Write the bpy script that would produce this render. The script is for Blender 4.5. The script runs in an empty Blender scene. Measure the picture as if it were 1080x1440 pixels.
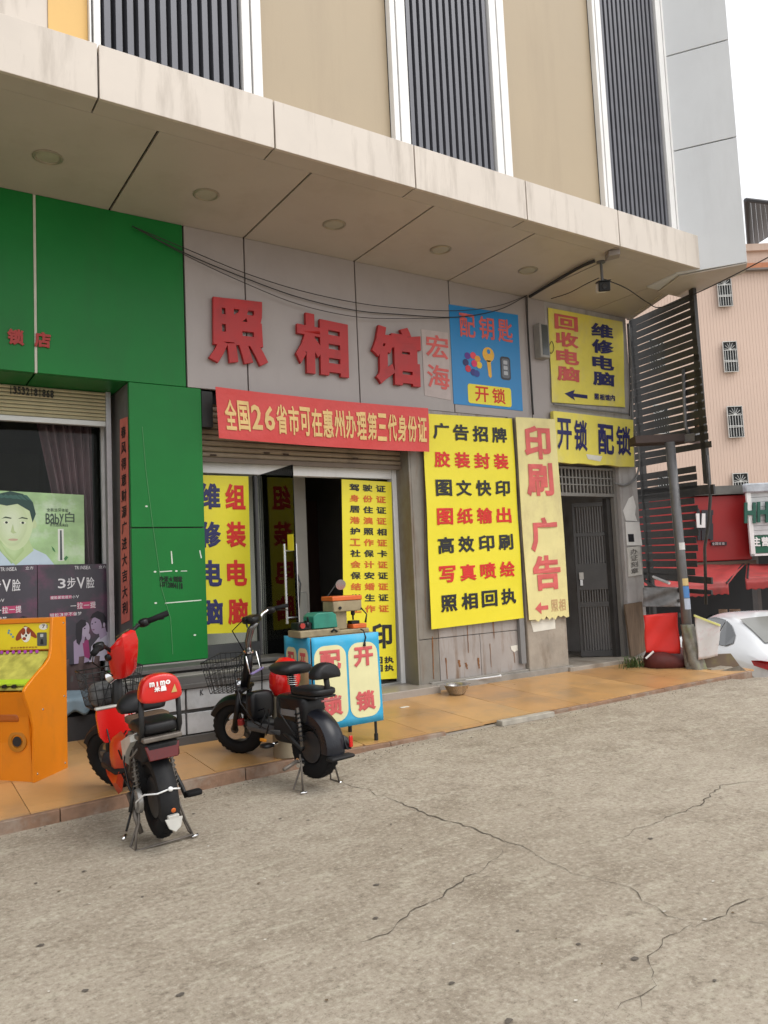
import bpy, math, random
from mathutils import Vector, Matrix
random.seed(7)
S = bpy.context.scene
COL = S.collection
R = math.radians

# ------------------------------------------------------------------ camera
CX = Vector((0.83711654, -0.54516531, -0.04506306))     # camera right, in world axes
CD = Vector((0.00495922, 0.08993845, -0.99593498))      # camera down
CF = Vector((0.5470021, 0.83349017, 0.07799256))        # camera forward
EYE = Vector((0, 0, 1.35))
FPX = 1103.0                                            # focal length for a 1080 x 1440 frame
cam = bpy.data.cameras.new("camera")
cam.sensor_fit = 'VERTICAL'; cam.sensor_height = 36; cam.sensor_width = 27
cam.lens = 36 * FPX / 1440; cam.clip_start = .05; cam.clip_end = 900
cob = bpy.data.objects.new("camera", cam); COL.objects.link(cob)
up = -CD; back = -CF
cob.matrix_world = Matrix(((CX.x, up.x, back.x, EYE.x), (CX.y, up.y, back.y, EYE.y), (CX.z, up.z, back.z, EYE.z), (0, 0, 0, 1)))
S.camera = cob
# ------------------------------------------------------------------ light: bright overcast
SUN_EL, SUN_AZ = R(52), R(150)          # azimuth: direction the light comes from, measured from +Y towards +X
w = bpy.data.worlds.new("World"); S.world = w; w.use_nodes = True
nt = w.node_tree; nt.nodes.clear()
sky = nt.nodes.new('ShaderNodeTexSky'); sky.sky_type = 'NISHITA'; sky.sun_disc = False
sky.sun_elevation = SUN_EL; sky.sun_rotation = SUN_AZ; sky.air_density = 1.0; sky.dust_density = 6; sky.ozone_density = 1
hs = nt.nodes.new('ShaderNodeHueSaturation'); hs.inputs['Saturation'].default_value = .22
bg = nt.nodes.new('ShaderNodeBackground'); bg.inputs[1].default_value = .15
out = nt.nodes.new('ShaderNodeOutputWorld')
cl = nt.nodes.new('ShaderNodeMix'); cl.data_type = 'RGBA'; cl.inputs['Factor'].default_value = .72; cl.inputs['B'].default_value = (7.4, 7.5, 7.7, 1)   # even cloud cover
nt.links.new(sky.outputs[0], hs.inputs['Color']); nt.links.new(hs.outputs[0], cl.inputs['A']); nt.links.new(cl.outputs['Result'], bg.inputs[0]); nt.links.new(bg.outputs[0], out.inputs[0])
sl = bpy.data.lights.new("sun", 'SUN'); sl.energy = .8; sl.angle = R(40); sl.color = (1, .96, .9)
so = bpy.data.objects.new("sun", sl); COL.objects.link(so)
sd = Vector((math.sin(SUN_AZ) * math.cos(SUN_EL), math.cos(SUN_AZ) * math.cos(SUN_EL), math.sin(SUN_EL)))
so.rotation_euler = sd.to_track_quat('Z', 'Y').to_euler(); so.location = (0, -5, 20)
vs = S.view_settings
vs.view_transform = 'Standard'; vs.look = 'None'; vs.exposure = 0.42; vs.gamma = 1; vs.use_curve_mapping = False
S.cycles.max_bounces = 8; S.cycles.diffuse_bounces = 4; S.cycles.glossy_bounces = 4; S.cycles.transmission_bounces = 6; S.cycles.transparent_max_bounces = 8

# ------------------------------------------------------------------ measuring: sight line to known real planes
def ray(x, y):
    return CX * (x - 540) + CD * (y - 720) + CF * FPX
def hit(x, y, P, N):
    d = ray(x, y); N = Vector(N); t = (Vector(P) - EYE).dot(N) / d.dot(N)
    return EYE + d * t
def py(x, y, Y): return hit(x, y, (0, Y, 0), (0, 1, 0))
def pz(x, y, z): return hit(x, y, (0, 0, z), (0, 0, 1))
def px(x, y, X): return hit(x, y, (X, 0, 0), (1, 0, 0))
FH = Vector((.54866, .83602, 0)); RH = Vector((.83602, -.54866, 0))   # horizontal forward / right
def pd(x, y, d): return hit(x, y, FH * d, FH)
def plat(Y): return .08 + .055 * (Y - 5.05)
def pg(x, y): return hit(x, y, (0, 5.05, .08), (0, -.055, 1))

# ------------------------------------------------------------------ materials
MATS = {}
def pm(name, col, rough=.6, var=.12, scale=6, bump=.0, bscale=60, metal=0, dirt=None, spec=.5, coat=0, trans=0, emit=None, stretch=None, detail=6):
    """procedural principled material: base colour with noise variation, optional dirt (colour, amount, scale, stretch)"""
    if name in MATS: return MATS[name]
    m = bpy.data.materials.new(name); m.use_nodes = True; t = m.node_tree; b = t.nodes['Principled BSDF']
    MATS[name] = m
    b.inputs['Roughness'].default_value = rough; b.inputs['Metallic'].default_value = metal
    b.inputs['Specular IOR Level'].default_value = spec; b.inputs['Coat Weight'].default_value = coat
    if trans: b.inputs['Transmission Weight'].default_value = trans
    tc = t.nodes.new('ShaderNodeTexCoord'); mp = t.nodes.new('ShaderNodeMapping')
    t.links.new(tc.outputs['Object'], mp.inputs[0])
    if stretch: mp.inputs['Scale'].default_value = stretch
    n = t.nodes.new('ShaderNodeTexNoise'); n.inputs['Scale'].default_value = scale; n.inputs['Detail'].default_value = detail
    n.inputs['Roughness'].default_value = .6
    t.links.new(mp.outputs[0], n.inputs['Vector'])
    r = t.nodes.new('ShaderNodeMapRange'); r.inputs[1].default_value = .3; r.inputs[2].default_value = .7
    r.inputs[3].default_value = 1 - var; r.inputs[4].default_value = 1 + var
    t.links.new(n.outputs[0], r.inputs[0])
    mx = t.nodes.new('ShaderNodeVectorMath'); mx.operation = 'SCALE'; mx.inputs[0].default_value = col[:3]
    t.links.new(r.outputs[0], mx.inputs['Scale'])
    last = mx.outputs[0]
    if dirt:
        dc, da, ds, st = dirt
        mp2 = t.nodes.new('ShaderNodeMapping'); mp2.inputs['Scale'].default_value = st; t.links.new(tc.outputs['Object'], mp2.inputs[0])
        n2 = t.nodes.new('ShaderNodeTexNoise'); n2.inputs['Scale'].default_value = ds; n2.inputs['Detail'].default_value = 8; n2.inputs['Roughness'].default_value = .65
        t.links.new(mp2.outputs[0], n2.inputs['Vector'])
        r2 = t.nodes.new('ShaderNodeMapRange'); r2.inputs[1].default_value = .5; r2.inputs[2].default_value = .72; r2.inputs[3].default_value = 0; r2.inputs[4].default_value = da
        t.links.new(n2.outputs[0], r2.inputs[0])
        mm = t.nodes.new('ShaderNodeMix'); mm.data_type = 'RGBA'; mm.inputs['B'].default_value = (*dc, 1)
        t.links.new(r2.outputs[0], mm.inputs['Factor']); t.links.new(last, mm.inputs['A']); last = mm.outputs['Result']
    t.links.new(last, b.inputs['Base Color'])
    rr = t.nodes.new('ShaderNodeMapRange'); rr.inputs[3].default_value = max(.03, rough - .08); rr.inputs[4].default_value = min(1, rough + .1)
    t.links.new(n.outputs[0], rr.inputs[0]); t.links.new(rr.outputs[0], b.inputs['Roughness'])
    if bump:
        n3 = t.nodes.new('ShaderNodeTexNoise'); n3.inputs['Scale'].default_value = bscale; n3.inputs['Detail'].default_value = 5
        t.links.new(mp.outputs[0], n3.inputs['Vector'])
        bp = t.nodes.new('ShaderNodeBump'); bp.inputs['Strength'].default_value = 1; bp.inputs['Distance'].default_value = bump
        t.links.new(n3.outputs[0], bp.inputs['Height']); t.links.new(bp.outputs[0], b.inputs['Normal'])
    if emit:
        b.inputs['Emission Color'].default_value = (*emit[0], 1); b.inputs['Emission Strength'].default_value = emit[1]
    return m
V3 = lambda a: (a, a, a)

# ------------------------------------------------------------------ geometry builder
class MB:
    def __init__(s): s.v = []; s.f = []; s.m = []; s.mi = 0
    def add(s, vs, fs):
        o = len(s.v); s.v += [Vector(p) for p in vs]; s.f += [tuple(i + o for i in f) for f in fs]; s.m += [s.mi] * len(fs); return s
    def box(s, a, b):
        x0, y0, z0 = a; x1, y1, z1 = b
        x0, x1 = sorted((x0, x1)); y0, y1 = sorted((y0, y1)); z0, z1 = sorted((z0, z1))
        return s.add([(x0, y0, z0), (x1, y0, z0), (x1, y1, z0), (x0, y1, z0), (x0, y0, z1), (x1, y0, z1), (x1, y1, z1), (x0, y1, z1)],
                     [(0, 3, 2, 1), (4, 5, 6, 7), (0, 1, 5, 4), (1, 2, 6, 5), (2, 3, 7, 6), (3, 0, 4, 7)])
    def prism(s, pts, off):
        """polygon pts (3D) extruded by the vector off"""
        n = len(pts); off = Vector(off); a = [Vector(p) for p in pts]; b = [p + off for p in a]
        return s.add(a + b, [tuple(range(n))[::-1], tuple(range(n, 2 * n))] + [(i, (i + 1) % n, n + (i + 1) % n, n + i) for i in range(n)])
    def tube(s, path, r, n=8, caps=True, flat=1.0):
        path = [Vector(p) for p in path]; k = len(path); rs = r if isinstance(r, (list, tuple)) else [r] * k
        vs = []; prev = None
        for i, p in enumerate(path):
            d = (path[min(i + 1, k - 1)] - path[max(i - 1, 0)]).normalized()
            if prev is None:
                a = d.cross(Vector((0, 0, 1)));
                if a.length < .05: a = d.cross(Vector((1, 0, 0)))
            else: a = prev - d * prev.dot(d)
            a.normalize(); prev = a; b = d.cross(a)
            vs += [p + (a * math.cos(2 * math.pi * j / n) + b * math.sin(2 * math.pi * j / n) * flat) * rs[i] for j in range(n)]
        fs = [(i * n + j, i * n + (j + 1) % n, (i + 1) * n + (j + 1) % n, (i + 1) * n + j) for i in range(k - 1) for j in range(n)]
        if caps: fs += [tuple(range(n))[::-1], tuple((k - 1) * n + j for j in range(n))]
        return s.add(vs, fs)
    def loft(s, secs, caps=True, closed=True):
        n = len(secs[0]); k = len(secs); vs = [p for sc in secs for p in sc]
        m = n if closed else n - 1
        fs = [(i * n + j, i * n + (j + 1) % n, (i + 1) * n + (j + 1) % n, (i + 1) * n + j) for i in range(k - 1) for j in range(m)]
        if caps: fs += [tuple(range(n))[::-1], tuple((k - 1) * n + j for j in range(n))]
        return s.add(vs, fs)
    def lathe(s, c, axis, prof, n=24, closed=False):
        """prof: list of (radius, along)"""
        c = Vector(c); ax = Vector(axis).normalized(); a = ax.cross(Vector((0, 0, 1)))
        if a.length < .05: a = ax.cross(Vector((1, 0, 0)))
        a.normalize(); b = ax.cross(a); vs = []
        for r_, h in prof: vs += [c + ax * h + (a * math.cos(2 * math.pi * j / n) + b * math.sin(2 * math.pi * j / n)) * r_ for j in range(n)]
        k = len(prof); K = k if closed else k - 1
        return s.add(vs, [(i * n + j, i * n + (j + 1) % n, ((i + 1) % k) * n + (j + 1) % n, ((i + 1) % k) * n + j) for i in range(K) for j in range(n)])
    def ball(s, c, r, nu=16, nv=10, e=1.0):
        c = Vector(c); rx, ry, rz = r if isinstance(r, (list, tuple)) else (r, r, r); vs = []
        sg = lambda x: math.copysign(abs(x) ** e, x)
        for i in range(1, nv):
            t = math.pi * i / nv
            for j in range(nu):
                p = 2 * math.pi * j / nu
                vs.append(c + Vector((rx * sg(math.sin(t)) * sg(math.cos(p)), ry * sg(math.sin(t)) * sg(math.sin(p)), rz * sg(math.cos(t)))))
        o = len(vs); vs += [c + Vector((0, 0, rz)), c - Vector((0, 0, rz))]
        fs = [(i * nu + j, (i + 1) * nu + j, (i + 1) * nu + (j + 1) % nu, i * nu + (j + 1) % nu) for i in range(nv - 2) for j in range(nu)]
        fs += [(o, j, (j + 1) % nu) for j in range(nu)] + [(o + 1, (nv - 2) * nu + (j + 1) % nu, (nv - 2) * nu + j) for j in range(nu)]
        return s.add(vs, fs)
    def grid(s, fn, nu, nv):
        vs = [fn(i / nu, j / nv) for j in range(nv + 1) for i in range(nu + 1)]
        return s.add(vs, [(j * (nu + 1) + i, j * (nu + 1) + i + 1, (j + 1) * (nu + 1) + i + 1, (j + 1) * (nu + 1) + i) for j in range(nv) for i in range(nu)])
    def sheet(s, fn, nu, nv, th):
        """a grid with thickness: fn(u, v, w) with w = 0 front, 1 back"""
        f = [fn(i / nu, j / nv, 0) for j in range(nv + 1) for i in range(nu + 1)]
        b = [fn(i / nu, j / nv, 1) for j in range(nv + 1) for i in range(nu + 1)]
        N = len(f); W = nu + 1
        q = [(j * W + i, j * W + i + 1, (j + 1) * W + i + 1, (j + 1) * W + i) for j in range(nv) for i in range(nu)]
        rim = [i for i in range(W)] + [j * W + nu for j in range(1, nv + 1)] + [nv * W + i for i in range(nu - 1, -1, -1)] + [j * W for j in range(nv - 1, 0, -1)]
        fs = q + [tuple(N + k for k in reversed(c)) for c in q] + [(rim[k], N + rim[k], N + rim[(k + 1) % len(rim)], rim[(k + 1) % len(rim)]) for k in range(len(rim))]
        return s.add(f + b, fs)
    def xf(s, M):
        s.v = [M @ p for p in s.v]; return s
    def build(s, name, mat, parent=None, smooth=None, bev=0, seg=2, local=False, origin=None, sub=0):
        me = bpy.data.meshes.new(name)
        if parent is not None and not local: O = wloc(parent)
        elif origin is not None: O = Vector(origin)
        elif parent is None:
            xs = [p.x for p in s.v]; ys = [p.y for p in s.v]; zs = [p.z for p in s.v]
            O = Vector(((min(xs) + max(xs)) / 2, (min(ys) + max(ys)) / 2, min(zs)))
        else: O = Vector((0, 0, 0))
        me.from_pydata([p - O for p in s.v], [], s.f)
        for mm in (mat if isinstance(mat, (list, tuple)) else [mat]): me.materials.append(mm)
        if isinstance(mat, (list, tuple)): me.polygons.foreach_set('material_index', s.m)
        if smooth:
            me.polygons.foreach_set('use_smooth', [True] * len(me.polygons)); me.update()
            if smooth is not True: me.set_sharp_from_angle(angle=R(smooth))
        me.update()
        o = bpy.data.objects.new(name, me); COL.objects.link(o)
        if parent is not None: o.parent = parent
        else: o.location = O
        if bev:
            b = o.modifiers.new('bevel', 'BEVEL'); b.width = bev; b.segments = seg; b.limit_method = 'ANGLE'; b.angle_limit = R(35)
            if smooth is None:
                me.polygons.foreach_set('use_smooth', [True] * len(me.polygons)); me.set_sharp_from_angle(angle=R(35))
        if sub:
            b = o.modifiers.new('sub', 'SUBSURF'); b.levels = b.render_levels = sub
        return o
def wloc(o):
    p = Vector((0, 0, 0))
    while o is not None: p += o.location; o = o.parent
    return p
def tag(o, label, cat, group=None, kind=None):
    if label: o['label'] = label
    if cat: o['category'] = cat
    if group: o['group'] = group
    if kind: o['kind'] = kind
    return o
def thing(name, label, cat, loc=(0, 0, 0), rz=0, group=None):
    o = bpy.data.objects.new(name, None); COL.objects.link(o); o.location = loc; o.rotation_euler = (0, 0, rz); o.empty_display_size = .1
    return tag(o, label, cat, group)
def box(name, a, b, mat, parent=None, bev=0, **k): return MB().box(a, b).build(name, mat, parent, bev=bev, **k)
def kids(o): return [c for c in COL.objects if c.parent == o]
def copy_tree(o, parent=None):
    c = o.copy(); COL.objects.link(c); c.parent = parent
    for ch in kids(o): copy_tree(ch, c)
    return c

# ------------------------------------------------------------------ lettering
GC = {}
def glyph(ch, bold, ext):
    key = (ch, bold, ext)
    if key in GC: return GC[key]
    c = bpy.data.curves.new('glyph', 'FONT'); c.body = ch; c.resolution_u = 2; c.extrude = ext
    bd = bold * 1.25; c.bevel_depth = bd; c.bevel_resolution = 0
    o = bpy.data.objects.new('glyph', c); COL.objects.link(o)
    dg = bpy.context.evaluated_depsgraph_get(); dg.update()
    m = bpy.data.meshes.new_from_object(o.evaluated_get(dg))
    v = []
    for p in m.vertices:      # keep the face almost flat: the bevel only thickens the strokes
        q = p.co.copy(); a = abs(q.z); q.z = math.copysign(min(a, ext) + .03 * max(0, a - ext), q.z); v.append(q)
    f = [tuple(p.vertices) for p in m.polygons]
    bpy.data.objects.remove(o); bpy.data.curves.remove(c); bpy.data.meshes.remove(m)
    if v:
        x0 = min(p.x for p in v); x1 = max(p.x for p in v); y0 = min(p.y for p in v); y1 = max(p.y for p in v)
    else: x0 = y0 = 0; x1 = y1 = 1
    GC[key] = (v, f, x0, x1, y0, y1)
    return GC[key]
def put_glyph(mb, ch, rect, fn, bold=.012, ext=0.0, fit=True, mirror=False):
    """rect = u0,u1,v0,v1 (v down); fn(u, v, h) -> world, h = height off the surface in glyph units"""
    if ch == ' ': return
    v, f, x0, x1, y0, y1 = glyph(ch, bold, ext)
    u0, u1, v0, v1 = rect
    if fit and x1 - x0 > .28 and y1 - y0 > .28: X0, X1, Y0, Y1 = x0, x1, y0, y1
    elif ord(ch) > 0x2E80: X0, X1, Y0, Y1 = .02, .98, -.1, .86
    else: cx = (x0 + x1) / 2; X0, X1, Y0, Y1 = cx - .3, cx + .3, 0, .73
    vs = []
    for p in v:
        a = (p.x - X0) / (X1 - X0); b = (Y1 - p.y) / (Y1 - Y0)
        vs.append(fn(u0 + (u1 - u0) * a, v0 + (v1 - v0) * b, p.z + ext))
    mb.add(vs, f)
def surf(q, waves=0, freq=(9, 5), off=0.0, seed=0, sag=0):
    """bilinear surface through the world quad TL, TR, BR, BL, with soft cloth waves; h moves along the outward normal"""
    TL, TR, BR, BL = [Vector(p) for p in q]
    n = (BL - TL).cross(TR - TL).normalized()
    if n.dot(EYE - TL) < 0: n = -n
    def fn(u, v, h=0.0):
        p = TL.lerp(TR, u).lerp(BL.lerp(BR, u), v)
        d = waves * (math.sin(u * freq[0] + seed + v * 2.2) * .6 + math.sin(v * freq[1] + seed * 2 + u * 3.1) * .5) * (.35 + .65 * math.sin(math.pi * min(1, max(0, v)))) if waves else 0
        return p + n * (off + h + d + waves * 1.1) + Vector((0, 0, -sag * math.sin(math.pi * u)))
    return fn
def lettering(rows, fn, mat, parent, name='lettering', dep=.004, bold=.014, local=False):
    """rows: (text, 'h', u0, u1, vc, h) or (text, 'v', uc, w, v0, v1)"""
    mb = MB()
    for r in rows:
        t = r[0]; n = len(t)
        for i, ch in enumerate(t):
            if r[1] == 'h':
                u0, u1, vc, h = r[2:6]; gap = r[6] if len(r) > 6 else .12
                cw = (u1 - u0) / (n - gap); a = u0 + cw * i
                vv = vc if not isinstance(vc, tuple) else vc[0] + (vc[1] - vc[0]) * i / max(1, n - 1)
                rc = (a, a + cw * (1 - gap), vv - h / 2, vv + h / 2)
                if ch.isdigit() and any(ord(c_) > 0x2E80 for c_ in t): rc = (a + cw * .05, a + cw * (.97 - gap), vv - h * .42, vv + h * .42)
            else:
                uc, wd, v0, v1 = r[2:6]; gap = r[6] if len(r) > 6 else .12
                chh = (v1 - v0) / (n - gap); a = v0 + chh * i
                rc = (uc - wd / 2, uc + wd / 2, a, a + chh * (1 - gap))
            put_glyph(mb, ch, rc, lambda u, v, h: fn(u, v, dep + h * .9), bold=bold)
    return mb.build(name, mat, parent, local=local)
def patch(fn, pts, mat, parent, name, dep=.003, th=None):
    """flat printed shape from uv outline"""
    mb = MB(); c = Vector((sum(p[0] for p in pts) / len(pts), sum(p[1] for p in pts) / len(pts)))
    n = len(pts); vs = [fn(p[0], p[1], dep) for p in pts]
    mb.add(vs, [tuple(range(n))]); return mb.build(name, mat, parent)
def ell(cx, cy, rx, ry, n=20, a0=0, a1=2 * math.pi, rot=0):
    o = []
    for i in range(n):
        t = a0 + (a1 - a0) * i / (n if a1 - a0 > 6.2 else n - 1); x = math.cos(t) * rx; y = math.sin(t) * ry
        o.append((cx + x * math.cos(rot) - y * math.sin(rot), cy + x * math.sin(rot) + y * math.cos(rot)))
    return o
def rrect(u0, u1, v0, v1, ru, rv, n=5):
    o = []
    for (cx, cy, a) in ((u1 - ru, v0 + rv, -90), (u1 - ru, v1 - rv, 0), (u0 + ru, v1 - rv, 90), (u0 + ru, v0 + rv, 180)):
        for i in range(n + 1):
            t = R(a + 90 * i / n); o.append((cx + ru * math.cos(t), cy + rv * math.sin(t)))
    return o
def banner(name, label, cat, q, mat, rows, waves=.004, seed=0, group=None, th=.004, off=.012, freq=(9, 5), nu=14, nv=20, bold=.014, sag=0, ragged=0):
    """rows: list of (mat, [row specs])"""
    base = (Vector(q[2]) + Vector(q[3])) / 2
    t = thing(name, label, cat, base, group=group)
    fn = surf(q, waves, freq, off, seed, sag)
    def ff(u, v, w_):
        vv = v
        if ragged and v > .999: vv = v + ragged * math.sin(u * 17 + seed) * .6 + ragged * math.sin(u * 41)
        return fn(u, vv, -w_ * th)
    MB().sheet(ff, nu, nv, th).build('sheet', mat, t, smooth=40)
    for m_, rr in rows: lettering(rr, fn, m_, t, bold=bold, dep=.004 + waves * .25)
    return t, fn

# ================================================================== THE GROUND
W = 6.5                      # fascia / pier plane
YD = 6.75                    # door frame plane of the middle shop
YL = 7.1                     # window plane of the left shop
SOF = 4.487                  # soffit height
CF_Y = 4.97                  # canopy front
def sm(x, a, b):
    t = max(0, min(1, (x - a) / (b - a))); return t * t * (3 - 2 * t)
def gh(X, Y):
    d = Vector((X, Y, 0)).dot(FH)
    base = .052 * sm(X, 2.3, 3.3) * sm(Y, 3.4, 5.0)
    return base * (1 - sm(d, 8.5, 9.6)) - .9 * sm(d, 8.62, 9.9) * sm(X, 5.5, 7.6)
def conc_mat():
    m = bpy.data.materials.new('street_concrete'); m.use_nodes = True; t = m.node_tree; b = t.nodes['Principled BSDF']; L = t.links
    tc = t.nodes.new('ShaderNodeTexCoord')
    def noise(sc, det, rgh=.6, st=None, rot=0):
        mp = t.nodes.new('ShaderNodeMapping'); L.new(tc.outputs['Object'], mp.inputs[0])
        if st: mp.inputs['Scale'].default_value = st
        mp.inputs['Rotation'].default_value = (0, 0, rot)
        n = t.nodes.new('ShaderNodeTexNoise'); n.inputs['Scale'].default_value = sc; n.inputs['Detail'].default_value = det; n.inputs['Roughness'].default_value = rgh
        L.new(mp.outputs[0], n.inputs['Vector']); return n.outputs[0]
    def ramp(src, a, b_, c, d):
        r = t.nodes.new('ShaderNodeMapRange'); r.inputs[1].default_value = a; r.inputs[2].default_value = b_; r.inputs[3].default_value = c; r.inputs[4].default_value = d
        L.new(src, r.inputs[0]); return r.outputs[0]
    def mix(f, a, bcol, mode='MIX'):
        x = t.nodes.new('ShaderNodeMix'); x.data_type = 'RGBA'; x.blend_type = mode
        L.new(f, x.inputs['Factor']); L.new(a, x.inputs['A']); x.inputs['B'].default_value = (*bcol, 1); return x.outputs['Result']
    big = noise(.5, 5); mid = noise(2.6, 10, .72); fine = noise(38, 7, .85); grit = noise(80, 5, .85); scuff = noise(3.2, 9, .72, (1, 3.2, 1), .55)
    cr = t.nodes.new('ShaderNodeValToRGB'); L.new(big, cr.inputs[0])
    cr.color_ramp.elements[0].position = .33; cr.color_ramp.elements[0].color = (.305, .258, .198, 1)
    cr.color_ramp.elements[1].position = .68; cr.color_ramp.elements[1].color = (.420, .366, .292, 1)
    c = cr.outputs[0]
    c = mix(ramp(mid, .47, .66, 0, .55), c, (.20, .16, .115))
    c = mix(ramp(scuff, .53, .64, 0, .62), c, (.46, .42, .33))
    patchy = noise(1.15, 8, .7, None, 1.1); c = mix(ramp(patchy, .56, .70, 0, .45), c, (.18, .145, .105))
    blot = noise(12, 7, .75); c = mix(ramp(blot, .55, .66, 0, .6), c, (.44, .40, .31)); c = mix(ramp(blot, .34, .44, .6, 0), c, (.15, .122, .088))
    c = mix(ramp(fine, .52, .62, 0, .75), c, (.52, .475, .39))
    c = mix(ramp(fine, .36, .48, .75, 0), c, (.14, .112, .082))
    c = mix(ramp(grit, .62, .72, 0, .5), c, (.58, .55, .48))
    c = mix(ramp(grit, .25, .38, .55, 0), c, (.1, .088, .07))
    L.new(c, b.inputs['Base Color']); b.inputs['Roughness'].default_value = .82; b.inputs['Specular IOR Level'].default_value = .3
    add = t.nodes.new('ShaderNodeMath'); add.operation = 'MULTIPLY_ADD'; L.new(grit, add.inputs[0]); add.inputs[1].default_value = .35; L.new(fine, add.inputs[2])
    bp = t.nodes.new('ShaderNodeBump'); bp.inputs['Distance'].default_value = .006; bp.inputs['Strength'].default_value = .8
    L.new(add.outputs[0], bp.inputs['Height']); L.new(bp.outputs[0], b.inputs['Normal'])
    return m
MCONC = conc_mat()
def axis(lo, a, b, hi, st):
    o = []; x = a
    while x < b: o.append(x); x += st
    o.append(b); x = b; s_ = st
    while x < hi: s_ *= 1.45; x += s_; o.append(min(x, hi))
    x = a; s_ = st; p = []
    while x > lo: s_ *= 1.45; x -= s_; p.append(max(x, lo))
    return p[::-1] + o
xs = axis(-200, -3, 14, 260, .22); ys = axis(-200, -2, 13, 260, .22)
mb = MB(); mb.v = [Vector((x, y, gh(x, y))) for y in ys for x in xs]; n = len(xs)
mb.f = [(j * n + i, j * n + i + 1, (j + 1) * n + i + 1, (j + 1) * n + i) for j in range(len(ys) - 1) for i in range(n - 1)]; mb.m = [0] * len(mb.f)
street = mb.build('street', MCONC, smooth=True, origin=(0, 0, 0)); tag(street, None, None, kind='structure')

# cracks: narrow ribbons following the ones in the concrete
MCR = pm('crack_dirt', (.085, .070, .052), .95, .3, 20)
def crack(pts, wd, seed):
    rnd = random.Random(seed); P = []
    for (a, b) in zip(pts, pts[1:]):
        A = pz(*a, .0); B = pz(*b, .0); k = max(2, int((B - A).length / .035))
        for i in range(k): P.append(A.lerp(B, i / k))
    P.append(pz(*pts[-1], 0)); L_ = []; off = 0
    for i, p in enumerate(P):
        d = (P[min(i + 1, len(P) - 1)] - P[max(i - 1, 0)]).normalized(); nn = Vector((-d.y, d.x, 0)); off = off * .75 + rnd.uniform(-.017, .017)
        q = p + nn * off; ww = wd * rnd.uniform(.12, .72) * (.75 + .5 * math.sin(i * .11 + seed)) * math.sin(math.pi / 2 * min(1, .12 + .88 * min(i, len(P) - 1 - i) / 8))
        L_.append((q, nn, ww))
    m_ = MB(); vs = []
    for q, nn, ww in L_:
        for s_ in (-1, 1):
            r_ = q + nn * s_ * ww; vs.append((r_.x, r_.y, gh(r_.x, r_.y) + .003))
    m_.add(vs, [(2 * i, 2 * i + 1, 2 * i + 3, 2 * i + 2) for i in range(len(L_) - 1)])
    return m_.build('crack', MCR, street)
for i, (p, wd) in enumerate([
    ([(540, 1122), (600, 1148), (668, 1166), (712, 1182), (760, 1207), (800, 1232), (880, 1252), (920, 1278), (975, 1302)], .0075),
    ([(975, 1302), (1010, 1292), (1045, 1268), (1080, 1262)], .006), ([(1025, 1290), (1080, 1304)], .007),
    ([(975, 1302), (940, 1324), (905, 1344), (915, 1385), (870, 1410), (830, 1440)], .008), ([(975, 1302), (992, 1330)], .004),
    ([(712, 1182), (690, 1215), (650, 1240), (600, 1275), (540, 1312), (500, 1335)], .0055),
    ([(1080, 1098), (1012, 1105), (985, 1130), (940, 1150), (905, 1165), (830, 1190)], .0055), ([(470, 1095), (505, 1108), (545, 1125)], .004),
    ([(960, 1086), (995, 1088)], .004), ([(900, 1395), (915, 1418)], .004), ([(250, 1276), (285, 1292), (315, 1294)], .003)]):
    crack(p, wd, i)
MSP = pm('dark_spot', (.10, .085, .07), .9, .3, 30)
for i, (x, y, r_) in enumerate([(529, 1245, .012), (528, 1292, .011), (118, 1226, .010), (58, 1330, .013), (120, 1394, .011), (254, 1400, .012), (272, 1145, .010), (50, 1243, .009),
                                (893, 1349, .016), (635, 1384, .012), (715, 1437, .014), (813, 1329, .009), (915, 1180, .012), (550, 1160, .008), (394, 1152, .010), (433, 1154, .008), (200, 1262, .007), (728, 1310, .008), (1005, 1380, .008)]):
    c = pz(x, y, 0); rn = random.Random(i); m_ = MB()
    m_.add([(c.x + math.cos(a) * r_ * rn.uniform(.6, 1.5), c.y + math.sin(a) * r_ * rn.uniform(.5, 1.1), gh(c.x, c.y) + .004) for a in [k * math.pi / 5 for k in range(10)]], [tuple(range(10))])
    m_.build('gum_spot', MSP, street)
# fallen bits: a few pale scraps
for i in range(26):
    x = random.uniform(20, 1060); y = random.uniform(1190, 1430); c = pz(x, y, 0); r_ = random.uniform(.004, .009)
    m_ = MB(); m_.add([(c.x + math.cos(a) * r_ * random.uniform(.5, 1.4), c.y + math.sin(a) * r_ * random.uniform(.5, 1.2), .004 + random.uniform(0, .003)) for a in [k * math.pi / 3 for k in range(6)]], [tuple(range(6))])
    m_.build('paper_scrap' if i % 2 else 'leaf_bit', pm('scrap', (.55, .52, .46), .8) if i % 2 else pm('leafbit', (.12, .08, .04), .8), street)

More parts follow.
